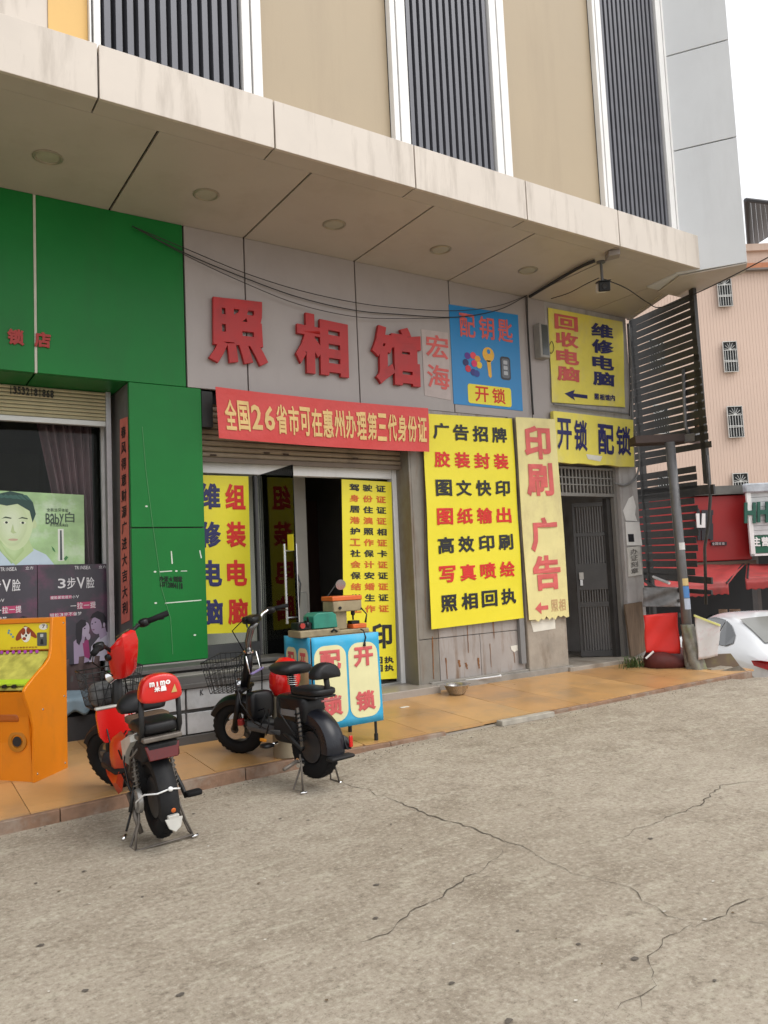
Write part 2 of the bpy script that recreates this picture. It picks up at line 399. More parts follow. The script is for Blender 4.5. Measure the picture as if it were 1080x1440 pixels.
# pavement of orange tiles
MT = [pm('tile_a', (.50, .285, .115), .3, .14, 3, .0006, 90, dirt=((.25, .19, .13), .55, 2.2, (1, 1, 1))),
      pm('tile_b', (.53, .31, .13), .34, .14, 3, .0006, 90, dirt=((.27, .2, .14), .5, 2.6, (1, 1, 1))),
      pm('tile_c', (.47, .26, .105), .32, .14, 3, .0006, 90, dirt=((.22, .17, .12), .6, 2.0, (1, 1, 1)))]
MK = pm('kerb_stone', (.23, .135, .085), .7, .3, 9, .003, 40, dirt=((.32, .28, .23), .8, 5, (1, 1, 1)))
MMORT = pm('mortar', (.27, .24, .2), .9, .2, 12, .002, 60)
def edgeY(X):
    pts = [(-3, 4.70), (.6, 4.93), (1.38, 5.014), (2.4, 5.107), (3.2, 5.045), (5.5, 5.09), (7.7, 5.17), (8.4, 5.2)]
    for (a, b), (c, d) in zip(pts, pts[1:]):
        if X <= c: return b + (d - b) * (X - a) / (c - a)
    return 5.2
pave = MB().add([(-3, edgeY(-3) + .16, -.1), (8.2, 5.34, -.9), (8.2, 7.2, -.9), (-3, 7.2, -.1), (-3, edgeY(-3) + .16, plat(4.75) - .012), (2.4, edgeY(2.4) + .18, plat(5.1) - .012), (3.2, edgeY(3.2) + .18, plat(5.05) - .012), (8.2, 5.34, plat(5.2) - .012), (8.2, 7.2, plat(7.2) - .012), (-3, 7.2, plat(7.2) - .012)],
                [(4, 5, 6, 7, 8, 9), (0, 1, 7, 6, 5, 4), (1, 2, 8, 7), (2, 3, 9, 8), (3, 0, 4, 9), (3, 2, 1, 0)]).build('pavement', MMORT, origin=(0, 5, 0)); tag(pave, None, None, kind='structure')
ts = .58; tn = 0
for i in range(-5, 15):
    for j in range(4):
        x0 = i * ts + .19; x1 = x0 + ts - .004; y0 = 4.55 + j * ts; y1 = y0 + ts - .004
        if x1 > 8.2: x1 = 8.2
        ya, yb = max(y0, edgeY(x0) + .045), max(y0, edgeY(x1) + .045)
        if y1 - ya < .02: continue
        dz = random.uniform(-.0012, .0012)
        tx0, tx1 = random.uniform(-.0008, .0008), random.uniform(-.0008, .0008)
        P = [(x0, ya), (x1, yb), (x1, y1), (x0, y1)]
        MB().prism([(a, b, plat(b) - .02) for a, b in P], (0, 0, .02 + dz)).build('tile', MT[(i * 7 + j * 3) % 3], pave)
# kerb nosing pieces
x = -2.9; k = 0
while x < 8.15:
    L_ = random.uniform(.5, .62); x1 = min(x + L_, 8.2)
    broken = 4.05 < (x + x1) / 2 < 4.9
    dz = random.uniform(-.003, .002) - (.02 if broken else 0)
    y0, y1 = edgeY(x), edgeY(x1)
    MB().prism([(x, y0, plat(y0) - .10), (x1 - .005, y1, plat(y1) - .10), (x1 - .005, y1 + .043, plat(y1) - .10), (x, y0 + .043, plat(y0) - .10)], (0, 0, .10 + dz)).build('kerb_piece', MMORT if broken else MK, pave, bev=.005)
    x = x1; k += 1
c = pg(735, 1013)
box('loose_slab', (4.35, 5.0, .05), (4.95, 5.075, .095), pm('slab', (.36, .33, .28), .85, .2, 10, .002), pave, bev=.006)

# dirt mound and rough concrete beyond the end of the pavement
mb = MB()
def mound(u, v):
    X = 7.9 + u * 1.6; Y = 5.0 + v * 2.2
    z = .12 + .03 * math.sin(X * 7 + Y * 3) * math.sin(Y * 9) - 1.1 * sm(X + (5.9 - Y) * .35, 8.35, 8.75) - .25 * (1 - sm(Y, 5.05, 5.5))
    return Vector((X, Y, z))
mb.grid(mound, 18, 22); tag(mb.build('dirt_ground', pm('dirt', (.24, .2, .15), .95, .35, 7, .01, 25, dirt=((.36, .33, .28), .8, 4, (1, 1, 1))), smooth=True), None, None, kind='structure')

# ================================================================== THE BUILDING
bld = thing('shop_building', 'pale shop building with green and grey fascia, wide canopy and dark louvred upper wall', 'building', (3, 6.5, 0))
MGREEN = pm('green_panel', (.010, .165, .032), .38, .08, 2, .0004, 30, spec=.22, dirt=((.02, .11, .03), .35, 2.5, (1, 1, .3)))
MGREY = pm('grey_panel', (.36, .325, .315), .4, .05, 1.5, .0003, 30, dirt=((.3, .27, .25), .35, 5, (1, 1, .5)))
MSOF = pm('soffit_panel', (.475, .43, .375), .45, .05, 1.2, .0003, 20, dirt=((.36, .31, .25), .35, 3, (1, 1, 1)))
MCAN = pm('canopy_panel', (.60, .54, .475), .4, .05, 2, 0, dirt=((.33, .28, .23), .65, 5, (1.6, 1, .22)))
MWHITE = pm('white_frame', (.80, .80, .79), .35, .04, 3, dirt=((.5, .48, .45), .3, 5, (1, 1, .3)))
MFIN = pm('fin_panel', (.62, .64, .655), .35, .04, 1.4, dirt=((.5, .51, .52), .4, 3, (1, 1, .2)))
MBEIGE = pm('beige_wall', (.40, .32, .215), .55, .05, .8, .0005, 60, dirt=((.32, .25, .17), .4, 2.5, (1.5, 1, .15)))
MYEL = pm('yellow_wall', (.72, .46, .16), .6, .06, 2)
MLOU = pm('louvre_metal', (.105, .108, .125), .38, .1, 6, metal=.3)
MDARK = pm('dark_gap', (.012, .012, .013), .8)
MCORE = pm('core_concrete', (.3, .28, .26), .9, .1, 3)
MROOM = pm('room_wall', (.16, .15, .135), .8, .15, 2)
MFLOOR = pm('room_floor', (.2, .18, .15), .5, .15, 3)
LX = -3.2
# solid unseen core added to block light (inside the walls and over the ceiling)
m_ = MB(); m_.box((LX, CF_Y + .04, SOF + .03), (7.36, 12, 4.80)); m_.prism([(7.36, CF_Y + .04, SOF + .03), (7.6, CF_Y + .04, SOF + .03), (8.12, 6.5, SOF + .03), (8.12, 12, SOF + .03), (7.36, 12, SOF + .03)], (0, 0, .3))
m_.box((LX, 5.26, 4.803), (7.3, 12, 12.2)); m_.build('core', MCORE, bld)
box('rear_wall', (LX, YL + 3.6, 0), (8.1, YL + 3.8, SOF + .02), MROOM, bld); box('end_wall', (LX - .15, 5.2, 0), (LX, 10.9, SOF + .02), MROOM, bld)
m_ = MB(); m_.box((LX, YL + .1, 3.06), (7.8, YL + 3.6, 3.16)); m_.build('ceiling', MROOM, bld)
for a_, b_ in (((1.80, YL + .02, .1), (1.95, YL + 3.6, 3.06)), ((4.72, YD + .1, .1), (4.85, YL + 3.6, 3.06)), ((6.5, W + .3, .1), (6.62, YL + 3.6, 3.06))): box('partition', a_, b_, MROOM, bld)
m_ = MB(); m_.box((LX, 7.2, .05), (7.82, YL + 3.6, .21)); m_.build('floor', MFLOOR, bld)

# canopy front panels
can = [-1.3, -.03, 1.212, 2.456, 3.718, 4.958, 6.204, 7.498]
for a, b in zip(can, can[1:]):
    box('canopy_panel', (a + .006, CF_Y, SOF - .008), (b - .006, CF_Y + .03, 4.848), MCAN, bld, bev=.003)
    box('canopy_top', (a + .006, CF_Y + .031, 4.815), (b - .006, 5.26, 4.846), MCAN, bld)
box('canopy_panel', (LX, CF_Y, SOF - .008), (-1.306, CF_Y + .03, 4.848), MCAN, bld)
# soffit: narrow edge strip and big panels
def sofx(Y): return 7.498 + (8.183 - 7.498) * (Y - CF_Y) / (6.527 - CF_Y)
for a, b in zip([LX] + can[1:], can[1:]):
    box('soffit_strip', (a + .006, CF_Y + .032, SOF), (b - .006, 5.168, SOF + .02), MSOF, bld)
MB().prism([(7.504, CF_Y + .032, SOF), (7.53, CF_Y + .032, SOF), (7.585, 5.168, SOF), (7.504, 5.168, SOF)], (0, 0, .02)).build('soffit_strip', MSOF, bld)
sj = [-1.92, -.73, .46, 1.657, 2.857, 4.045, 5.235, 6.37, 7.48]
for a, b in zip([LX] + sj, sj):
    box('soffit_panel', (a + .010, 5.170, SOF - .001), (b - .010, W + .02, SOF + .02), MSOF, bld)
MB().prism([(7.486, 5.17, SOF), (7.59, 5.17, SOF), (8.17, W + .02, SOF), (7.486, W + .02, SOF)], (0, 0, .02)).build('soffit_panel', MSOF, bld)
box('soffit_backing', (LX, CF_Y + .04, SOF + .021), (7.5, W + .3, SOF + .028), MDARK, bld)
# slanting edge of the soffit at its right end
MB().prism([(7.50, 4.99, SOF - .008), (7.56, 4.93, SOF - .008), (8.24, 6.53, SOF - .008), (8.17, 6.53, SOF - .008)], (0, 0, .35)).build('edge_panel', MSOF, bld)
# upper wall, Yu
YU = 5.15; ZT = 12.0; ZB = 4.849
def strip(name, x0, x1, y0, mat, z0=ZB, z1=ZT, **k): return box(name, (x0, y0, z0), (x1, 5.259, z1), mat, bld, **k)
U = lambda x, y: py(x, y, YU).x
strip('wall_panel', LX, U(68, 45), YU + .02, MCAN)
strip('yellow_panel', U(68, 45) + .002, U(124, 50), YU + .01, MYEL)
def mullion(a, b, gaps):
    e = [a] + gaps + [b]
    for p, q in zip(e, e[1:]): strip('mullion', p + .002, q - .012, YU - .03, MWHITE, bev=.003)
    strip('mullion_backing', a, b, YU + .03, MDARK)
mullion(U(124, 50), U(143, 60), [U(130, 55)])
mullion(U(340, 122), U(370, 130), [U(354, 125)])
mullion(U(553, 190), U(577, 200), [U(562, 192)])
mullion(U(697, 237), U(720, 245), [U(708, 240)])
mullion(U(848, 285), U(861, 290), [U(853, 288)])
mullion(U(941, 312), U(958, 320), [U(949, 315)])
strip('wall_panel', U(372, 132), U(553, 190) - .003, YU + .035, MBEIGE); strip('wall_panel', U(722, 245), U(848, 285) - .003, YU + .035, MBEIGE)
strip('mullion_shade_strip', U(370, 130) + .001, U(372, 132) - .001, YU + .05, MDARK); strip('mullion_shade_strip', U(720, 245) + .001, U(722, 245) - .001, YU + .05, MDARK)  # near-black strips: shade beside the mullions, put into the colour
for a, b in ((U(143, 60), U(340, 122)), (U(577, 200), U(697, 237)), (U(861, 290), U(941, 312))):
    a += .003; b -= .003
    lb = strip('louvre_panel', a, b, YU + .06, MDARK); nn = 13; p = (b - a) / nn
    first = None
    for i in range(nn):
        if first is None:
            first = MB().prism([(a + p * .06, YU + .058, ZB), (a + p * .2, YU - .005, ZB), (a + p * .74, YU - .005, ZB), (a + p * .78, YU + .058, ZB)], (0, 0, ZT - ZB)).build('slat', MLOU, lb)
        else:
            o = first.copy(); COL.objects.link(o); o.location.x += p * i
# the slanting white fin at the right end
z = 4.46; zs = [4.46, 5.85, 6.95, 8.05, 9.15, 10.25, 11.35, 12.4]
for z0, z1 in zip(zs, zs[1:]):
    MB().prism([(7.36, 5.17, z0 + .006), (7.756, 4.592, z0 + .006), (7.97, 4.75, z0 + .006), (8.05, 5.6, z0 + .006), (7.4, 5.6, z0 + .006)], (0, 0, z1 - z0 - .012)).build('fin_panel', MFIN, bld, bev=.004)
MB().prism([(7.39, 5.18, 4.6), (7.75, 4.63, 4.6), (7.93, 4.78, 4.6), (8.0, 5.5, 4.6), (7.4, 5.5, 4.6)], (0, 0, 7.7)).build('fin_core', MDARK, bld)

# fascia panels
FZ = 3.037
def fas(a, b, mat, z0=FZ, z1=SOF - .003, Y=W): return box('fascia_panel', (a + .006, Y, z0), (b - .006, Y + .04, z1), mat, bld, bev=.003)
fas(LX, 1.068, MGREEN); fas(1.078, 2.282, MGREEN)
box('fascia_joint', (1.0635, W + .002, FZ), (1.0825, W + .03, SOF - .004), pm('joint_pale', (.5, .5, .42), .7), bld)
fas(2.285, 2.857, MGREY); fas(2.857, 4.045, MGREY); fas(4.045, 5.235, MGREY); fas(5.235, 6.37, MGREY); fas(6.37, 6.665, MGREY)
box('fascia_backing', (LX, W + .041, FZ + .01), (6.66, W + .09, SOF - .005), MDARK, bld)
box('fascia_return', (6.66, W + .002, FZ), (6.672, W + .2, SOF - .004), MGREY, bld)
# soffit over the left shutter recess, and over the middle opening
box('recess_ceiling', (LX, W + .041, FZ - .002), (1.06, YL, FZ + .018), MGREEN, bld); box('recess_ceiling', (1.075, W + .041, FZ - .002), (1.783, YL, FZ + .018), MGREEN, bld)
box('lintel', (LX, YL + .0, 2.9), (1.80, YL + .1, 3.3), MCORE, bld)
# green pillar: two cladding panels
pz0 = .14; PL, PR = 1.785, 2.408
jz = py(230, 742, W).z
box('pillar_panel', (PL, W, jz + .005), (PR, W + .04, FZ - .004), MGREEN, bld, bev=.003)
box('pillar_panel', (PL, W, py(230, 932, W).z), (PR, W + .04, jz - .005), MGREEN, bld, bev=.003)
box('pillar_core', (PL + .002, W + .041, pz0), (PR - .002, YL + .02, FZ - .004), pm('pillar_side', (.12, .115, .11), .6, .15, 4), bld)
box('pillar_base', (PL, W + .002, .13), (PR, W + .04, py(230, 932, W).z - .005), MCORE, bld)
# beige-grey pier with rust-streaked cladding slabs
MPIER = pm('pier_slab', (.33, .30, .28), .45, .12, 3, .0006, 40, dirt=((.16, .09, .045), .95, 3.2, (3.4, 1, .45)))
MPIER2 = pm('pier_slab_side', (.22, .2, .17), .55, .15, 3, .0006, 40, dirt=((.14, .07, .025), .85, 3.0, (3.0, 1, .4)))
MRUST = pm('rust_streak', (.20, .085, .03), .85, .35, 14)
jh = py(660, 893, W).z; P0, P1, P2, P3 = py(589, 900, W).x, py(617, 900, W).x, py(678, 950, W).x, py(737, 890, W).x
box('pier_core', (P0 + .01, W + .03, .12), (P3, YD + .2, FZ), MCORE, bld)
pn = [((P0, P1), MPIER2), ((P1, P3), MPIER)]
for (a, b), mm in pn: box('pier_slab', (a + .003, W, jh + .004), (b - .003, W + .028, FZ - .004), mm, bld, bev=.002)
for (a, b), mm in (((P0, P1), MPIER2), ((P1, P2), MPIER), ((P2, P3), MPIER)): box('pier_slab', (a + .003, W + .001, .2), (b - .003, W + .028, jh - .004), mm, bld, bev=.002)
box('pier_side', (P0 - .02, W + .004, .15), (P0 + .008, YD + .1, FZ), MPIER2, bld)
# narrow plaster pillar under the printing sign, and the wall round the gate
Q0, Q1 = P3 + .004, 6.66
MPLAS = pm('dirty_plaster', (.33, .29, .24), .85, .2, 4, .003, 30, dirt=((.15, .11, .075), .85, 3, (1.5, 1, .6)))
MPLASG = pm('grey_plaster', (.40, .38, .37), .8, .15, 3, .002, 40, dirt=((.2, .17, .14), .7, 3, (2.5, 1, .5)))
box('plaster_pillar', (Q0, W - .05, .12), (Q1, W + .35, FZ - .004), MPLAS, bld, bev=.012)
CL, CR = py(873, 700, W).x, 8.12
GT = py(830, 650, W).z
box('gate_lintel', (6.674, W + .004, GT), (CR, W + .3, SOF - .004), MPLASG, bld)
box('gate_column', (CL, W + .001, .12), (CR, 10.7, GT - .002), MPLASG, bld, bev=.01)
box('side_wall', (7.88, W + .31, .1), (8.115, 10.7, SOF - .003), MPLASG, bld)
box('gate_threshold', (6.6, W - .12, .1), (CR, W + .6, .2), MPLAS, bld, bev=.01)
# wooden board against the foot of the gate column
tag(MB().prism([py(879, 850, W - .03), py(903, 846, W - .03), py(909, 915, W - .03), py(888, 925, W - .03)], (0, .025, 0)).build('wooden_board', pm('old_wood', (.17, .12, .08), .85, .35, 5, .003, 30, stretch=(6, 1, .6))), 'weathered brown wooden board leaning at the foot of the gate column', 'board')
# wall base ledges
MBASE = pm('base_stone', (.27, .25, .22), .7, .2, 5, .002, 30, dirt=((.14, .12, .1), .6, 3, (1, 1, 1)))
box('base_ledge', (P0 + .1, W - .09, .1), (Q1 + .02, W - .052, .215), MBASE, bld, bev=.006)
box('base_ledge', (P0 + .1, W - .05, .1), (Q0 - .01, W - .002, .235), MBASE, bld, bev=.006)
# doorstep of the middle shop
S0 = 2.9; S1 = py(620, 970, 6.32).x; sz = py(600, 967, 6.32).z
st = box('doorstep', (S0, 6.32, .08), (S1, YD + .5, sz), pm('step_stone', (.34, .30, .26), .3, .15, 3, .0006, 60, dirt=((.2, .17, .13), .6, 3, (1, 1, 1))), bld, bev=.008)
# rust streaks running down the pier
for (x, y0, y1, wd) in ((657, 880, 918, 1.6), (693, 872, 898, 2), (608, 895, 955, 2), (627, 925, 955, 2), (596, 640, 870, 1.2), (689, 905, 938, 1.2), (672, 925, 940, 4), (645, 928, 938, 5), (655, 932, 941, 4), (722, 910, 932, 1.6)):
    a = py(x, y0, W - .0015); b = py(x + 2, y1, W - .0015); ww = wd * .0055
    m_ = MB(); rn = random.Random(x)
    pts = [(a.x + (b.x - a.x) * k / 6 + s_ * ww * rn.uniform(.4, 1) * (1 - .5 * k / 6), a.z + (b.z - a.z) * k / 6) for s_, rg in ((-1, range(7)), (1, range(6, -1, -1))) for k in rg]
    m_.add([(p[0], W - .0022, p[1]) for p in pts], [tuple(range(14))]); m_.build('rust_streak', MRUST, bld)

# plinth in front of the green pillar
PY = 5.92; pzt = py(285, 940, PY).z; PX0, PX1 = 1.55, 3.05
pl = thing('counter_plinth', 'low plinth faced with scuffed whitish panels below the green pillar, dark ledges on top', 'plinth', (2.3, 6.2, .12))
MPLP = pm('scuffed_panel', (.42, .43, .44), .55, .12, 4, .001, 40, dirt=((.2, .19, .18), .6, 5, (1, 1, .6)))
MLED = pm('dark_ledge', (.085, .08, .075), .6, .2, 4, .001, 30)
box('body', (PX0, PY + .03, .1), (PX1, W - .004, pzt - .06), MLED, pl)
zm = py(285, 998, PY).z; zt = py(285, 966, PY).z
seams = [PX0, py(262, 1000, PY).x, py(337, 1000, PY).x, 2.75, PX1]
for a, b in zip(seams, seams[1:]):
    box('panel', (a + .008, PY, .2), (b - .008, PY + .028, zm - .014), MPLP, pl, bev=.003)
    box('panel', (a + .008, PY, zm + .014), (b - .008, PY + .028, zt - .006), MPLP, pl, bev=.003)
box('skirting', (PX0, PY - .01, .11), (PX1, PY + .029, .19), MLED, pl, bev=.003)
box('ledge', (PX0, PY - .02, zt), (PX1, W - .006, zt + .035), MLED, pl, bev=.004)
box('ledge', (PX0, PY + .12, zt + .06), (PX1, W - .004, zt + .09), pm('ledge2', (.2, .19, .17), .6, .2, 4), pl, bev=.004)
box('ledge', (PX0, PY + .26, zt + .11), (PX1, W - .004, zt + .14), MLED, pl, bev=.004)
box('riser', (PX0, PY + .3, zt + .036), (PX1, W - .005, zt + .125), pm('riser', (.05, .048, .045), .8), pl)
# scribble on the panel
tag(lettering([('K', 'h', 0, 1, .5, 1)], surf([py(281, 970, PY), py(286, 969, PY), py(286, 977, PY), py(281, 978, PY)], off=.001), MDARK, pl, 'scribble'), None, None)
# downlights
MDL = pm('downlight_ring', (.34, .31, .24), .35, .1, 10, metal=.3); MDG = pm('downlight_glass', (.40, .385, .30), .3, .1, 6)
dls = [(1.063, 'above the green fascia, leftmost in the canopy ceiling'), (2.266, 'second from the left, above the edge between green and grey fascia'), (3.46, 'third in the row, above the first big red character'),
       (4.655, 'fourth in the row, above the blue key sign'), (5.819, 'last in the row, nearest the security camera')]
d0 = None
for x, l in dls:
    if d0 is None:
        d0 = thing('downlight', '', 'ceiling light', (x, 5.872, SOF - .002), group='round downlights in the canopy soffit')
        MB().lathe((0, 0, 0), (0, 0, -1), [(.098, -.004), (.105, 0), (.105, .006), (.092, .012), (.082, .006), (.080, -.004)], 32).build('ring', MDL, d0, smooth=30, local=True)
        MB().lathe((0, 0, 0), (0, 0, -1), [(.081, .002), (.04, .003), (.001, .003)], 32).build('lens', MDG, d0, smooth=60, local=True)
        o = d0
    else: o = copy_tree(d0); o.location.x = x
    o['label'] = 'round recessed downlight ' + l

# ================================================================== LEFT SHOP
MSH = pm('shutter_slat', (.50, .45, .29), .5, .1, 4, dirt=((.25, .21, .13), .5, 3, (1, 1, 1)))
YS = 6.93
zsb = py(80, 596, YS).z; zst = FZ - .005
sh = thing('roller_shutter', 'half-raised cream roller shutter with a phone number over the left shop window', 'shutter', (.2, YS, zsb))
ns = 8; p = (zst - zsb - .05) / ns; first = None
for i in range(ns):
    z0 = zsb + .05 + p * i
    sec = [(YS + .028, z0 + .004), (YS + .008, z0 + p * .1), (YS, z0 + p * .5), (YS + .008, z0 + p * .9), (YS + .028, z0 + p - .001)]
    if first is None:
        first = MB().loft([[Vector((X, y, z_)) for y, z_ in sec + [(YS + .04, z0 + p - .001), (YS + .04, z0 + .004)]] for X in (LX, 1.70)]).build('slat', MSH, sh, smooth=50)
    else:
        o = first.copy(); COL.objects.link(o); o.location.z += p * i
box('bottom_rail', (LX, YS - .006, zsb), (1.70, YS + .04, zsb + .048), pm('rail_alu', (.5, .5, .47), .4, metal=.4), sh, bev=.004)
q = [py(0, 541, YS - .004), py(75, 549, YS - .004), py(75, 561, YS - .004), py(0, 553, YS - .004)]
lettering([('13532181868', 'h', .16, 1.0, .5, .95, .18)], surf(q, off=.012), pm('black_print', (.02, .02, .02), .6), sh, 'phone_number', bold=.03)
box('guide_rail', (1.70, YS - .02, .2), (1.74, YS + .06, zst), pm('guide_alu', (.45, .45, .46), .4, metal=.5), sh)
# window
win = thing('shop_window', 'wide dark shop window of the left shop with a thin white frame post', 'window', (.2, YL, .6))
MGLASS = bpy.data.materials.new('window_glass'); MGLASS.use_nodes = True; gt = MGLASS.node_tree; gt.nodes.clear()
go = gt.nodes.new('ShaderNodeOutputMaterial'); gm = gt.nodes.new('ShaderNodeMixShader'); gtr = gt.nodes.new('ShaderNodeBsdfTransparent'); ggl = gt.nodes.new('ShaderNodeBsdfGlossy'); gf = gt.nodes.new('ShaderNodeFresnel')
gtr.inputs[0].default_value = (.80, .84, .82, 1); ggl.inputs['Roughness'].default_value = .01; gf.inputs[0].default_value = 1.22
gt.links.new(gf.outputs[0], gm.inputs[0]); gt.links.new(gtr.outputs[0], gm.inputs[1]); gt.links.new(ggl.outputs[0], gm.inputs[2]); gt.links.new(gm.outputs[0], go.inputs[0])
box('glass', (LX, YL + .02, .62), (1.72, YL + .028, 2.9), MGLASS, win)
box('frame', (1.70, YL - .02, .2), (1.725, YL + .05, 2.9), pm('white_alu', (.7, .7, .7), .4), win)
box('frame', (1.726, YL - .01, .2), (1.784, YL + .05, 2.9), pm('grey_alu', (.23, .23, .24), .5), win)
box('sill', (LX, YL - .03, .56), (1.70, YL + .06, .61), MLED, win)
box('stall_riser', (LX, YL - .01, .1), (1.70, YL + .05, .559), pm('riser_dark', (.06, .058, .055), .8, .3, 4), win)
# curtain behind the posters
MCUR = pm('curtain_cloth', (.42, .25, .29), .75, .2, 5)
def cur(u, v):   # hangs in deep folds
    xl = [.95, 1.62]; a = px_curtain(v)
    X = a + (1.66 - a) * u
    return Vector((X, YL + .13 + .045 * math.sin(u * 40 + v * 1.2) + .02 * math.sin(u * 19 + 2), .62 + 2.25 * (1 - v)))
def px_curtain(v): return 1.18 + .27 * v / .62 if v < .62 else 1.45 - .2 * (v - .62)
tag(MB().sheet(lambda u, v, w_: cur(u, v) + Vector((0, .004 * w_, 0)), 110, 12, .004).build('curtain', MCUR, smooth=True), 'dull purple pleated curtain hanging inside the left shop window', 'curtain')
def cur2(u, v): return Vector((.65 + 1.0 * u, YL - .045 + .018 * math.sin(u * 50 + v * 2), py(120, 925, YL).z - .45 * v + .02 * math.sin(u * 9)))
tag(MB().sheet(lambda u, v, w_: cur2(u, v) + Vector((0, .004 * w_, 0)), 90, 6, .004).build('curtain', pm('curtain_brown', (.10, .065, .062), .8, .25, 5), smooth=True), 'dark brown cloth skirt hanging below the purple posters', 'curtain')
# blue grey cloth over a low thing
bx = thing('covered_bench', 'low bench under a pale blue-grey cloth between the arcade machine and the red scooter', 'bench', (1.3, 6.75, .17))
m_ = MB(); c0 = py(125, 990, 6.6)
zt = py(120, 978, 6.5).z
m_.box((.95, 6.55, .16), (1.6, 7.0, zt - .16)); m_.build('body', pm('bench_dark', (.03, .03, .032), .8), bx)
def clo(u, v, w_):
    t_ = v * 2 - 1
    X = .9 + .72 * u; Y = 6.52 + .5 * min(1, max(0, (v - .45) / .55)); Z = zt - (.13 + .02 * math.sin(u * 13) + .025 * math.sin(u * 29)) * max(0, 1 - v / .45) - .015 * math.sin(u * 7 + v * 9) - w_ * .004
    return Vector((X, Y - (.02 * math.sin(u * 21) if v < .45 else 0) - (.004 * w_), Z))
m_ = MB(); m_.sheet(clo, 40, 14, .004); m_.build('cloth', pm('bluegrey_cloth', (.17, .24, .29), .7, .15, 6, .002, 40), bx, smooth=True)

# ---- posters (flat print on boards, standing in the window)
def poster(name, label, q, bgm, dep=.006, cat='poster', group=None):
    t = thing(name, label, cat, (Vector(q[2]) + Vector(q[3])) / 2, group=group); fn = surf(q, off=0)
    n_ = fn(0, 0, 0) - fn(0, 0, 1)
    MB().prism([fn(0, 0), fn(1, 0), fn(1, 1), fn(0, 1)], n_ * .008).build('board', bgm, t)
    return t, fn
YP = YL - .03
q = [py(-75, 686, YP), py(118, 696, YP), py(119, 793, YP), py(-72, 797, YP)]
MPG = pm('poster_green', (.36, .56, .27), .3, .3, 3.0, dirt=((.70, .77, .70), .95, 2.6, (1, 1, 1)))
t, fn = poster('poster', 'pale green poster of a young man with dark hair in the left shop window', q, MPG)
F = lambda name, pts, col, d: patch(fn, pts, pm('ink_%02d%02d%02d' % tuple(int(c * 99) for c in col), col, .35, .05, 8), t, name, dep=d)
PXU = lambda x: (x + 75) / 193.0
F('shirt', [(PXU(-65), 1), (PXU(-40), .86), (PXU(-8), .78), (PXU(10), .98), (PXU(38), .76), (PXU(60), .86), (PXU(72), 1)], (.50, .62, .72), .001)
F('neck', [(PXU(-14), .62), (PXU(34), .62), (PXU(42), .80), (PXU(16), 1), (PXU(-2), .84)], (.45, .60, .30), .0014)
F('face', [(PXU(15 + 27 * math.sin(a) * (1 - .12 * max(0, -math.cos(a)))), .44 - .36 * math.cos(a)) for a in [k * math.pi / 12 for k in range(24)]], (.56, .68, .40), .002)
for k in range(1, 7):
    q_ = k / 7; F('face_tone', [(PXU(11 + 26 * (1 - q_ * .8) * math.sin(a) * (1 - .12 * max(0, -math.cos(a)))), .43 - .35 * (1 - q_ * .75) * math.cos(a)) for a in [j_ * math.pi / 14 for j_ in range(28)]], (.50 + .022 * k, .62 + .018 * k, .34 + .03 * k), .002 + k * .00008)
    F('neck_tone', [(PXU(-8 + k), .66 + .012 * k), (PXU(28 - k * 2), .70 + .012 * k), (PXU(30 - k * 2), .80), (PXU(14), .97 - .02 * k), (PXU(2 + k), .84)], (.36 + .02 * k, .52 + .02 * k, .22 + .02 * k), .0015 + k * .00006)
F('ear', ell(PXU(43), .44, 4 / 193, .06), (.50, .62, .34), .0018)
F('hair', [(PXU(-14), .40), (PXU(-18), .20), (PXU(-8), .05), (PXU(10), .0), (PXU(28), .03), (PXU(42), .14), (PXU(46), .30), (PXU(41), .42), (PXU(37), .26), (PXU(20), .17), (PXU(5), .2), (PXU(-8), .18), (PXU(-11), .3)], (.01, .05, .04), .0026)
for k in range(6): F('hair_strand', [(PXU(-8 + 7 * k), .09 - .01 * k), (PXU(-4 + 7.5 * k), .045), (PXU(4 + 7.5 * k), .08 + .01 * k), (PXU(-2 + 7.2 * k), .10)], (.03, .11, .09), .0029)
for sx in (0, 23):
    F('eyebrow', [(PXU(sx - 3), .375), (PXU(sx + 3), .345), (PXU(sx + 11), .36), (PXU(sx + 11), .375), (PXU(sx + 3), .365)], (.03, .06, .03), .003)
    F('eye', ell(PXU(sx + 4), .425, 4.5 / 193, .015), (.75, .8, .65), .003); F('iris', ell(PXU(sx + 4), .425, 2 / 193, .016), (.01, .02, .01), .0034)
F('nose', [(PXU(13), .44), (PXU(9.5), .55), (PXU(13), .575), (PXU(18), .56), (PXU(15), .54)], (.44, .56, .28), .003)
F('mouth', ell(PXU(13), .655, 7 / 193, .015), (.50, .36, .26), .003)
F('pen', [(PXU(81), .52), (PXU(83.5), .52), (PXU(84), .94), (PXU(80.5), .94)], (.05, .07, .07), .003)
F('leaf', [(PXU(68), .74), (PXU(72), .78), (PXU(74), .83), (PXU(70), .80)], (.04, .2, .06), .003)
F('leaf', [(PXU(86), .92), (PXU(90), .88), (PXU(93), .90), (PXU(89), .95)], (.05, .22, .06), .003)
F('pen_glow', [(PXU(78), .50), (PXU(86.5), .50), (PXU(86.5), .95), (PXU(78), .95)], (.72, .76, .70), .0016)
INKD = pm('ink_dark', (.04, .07, .05), .4)
lettering([('Baby', 'h', PXU(60), PXU(87), (.36, .36), .15, .02), ('白', 'h', PXU(89), PXU(103), .33, .15), ('全新洁牙体验', 'h', PXU(62), PXU(94), (.235, .235), .05), ('水光透亮美白', 'h', PXU(66), PXU(93), .445, .045)], fn, INKD, t, bold=.006)
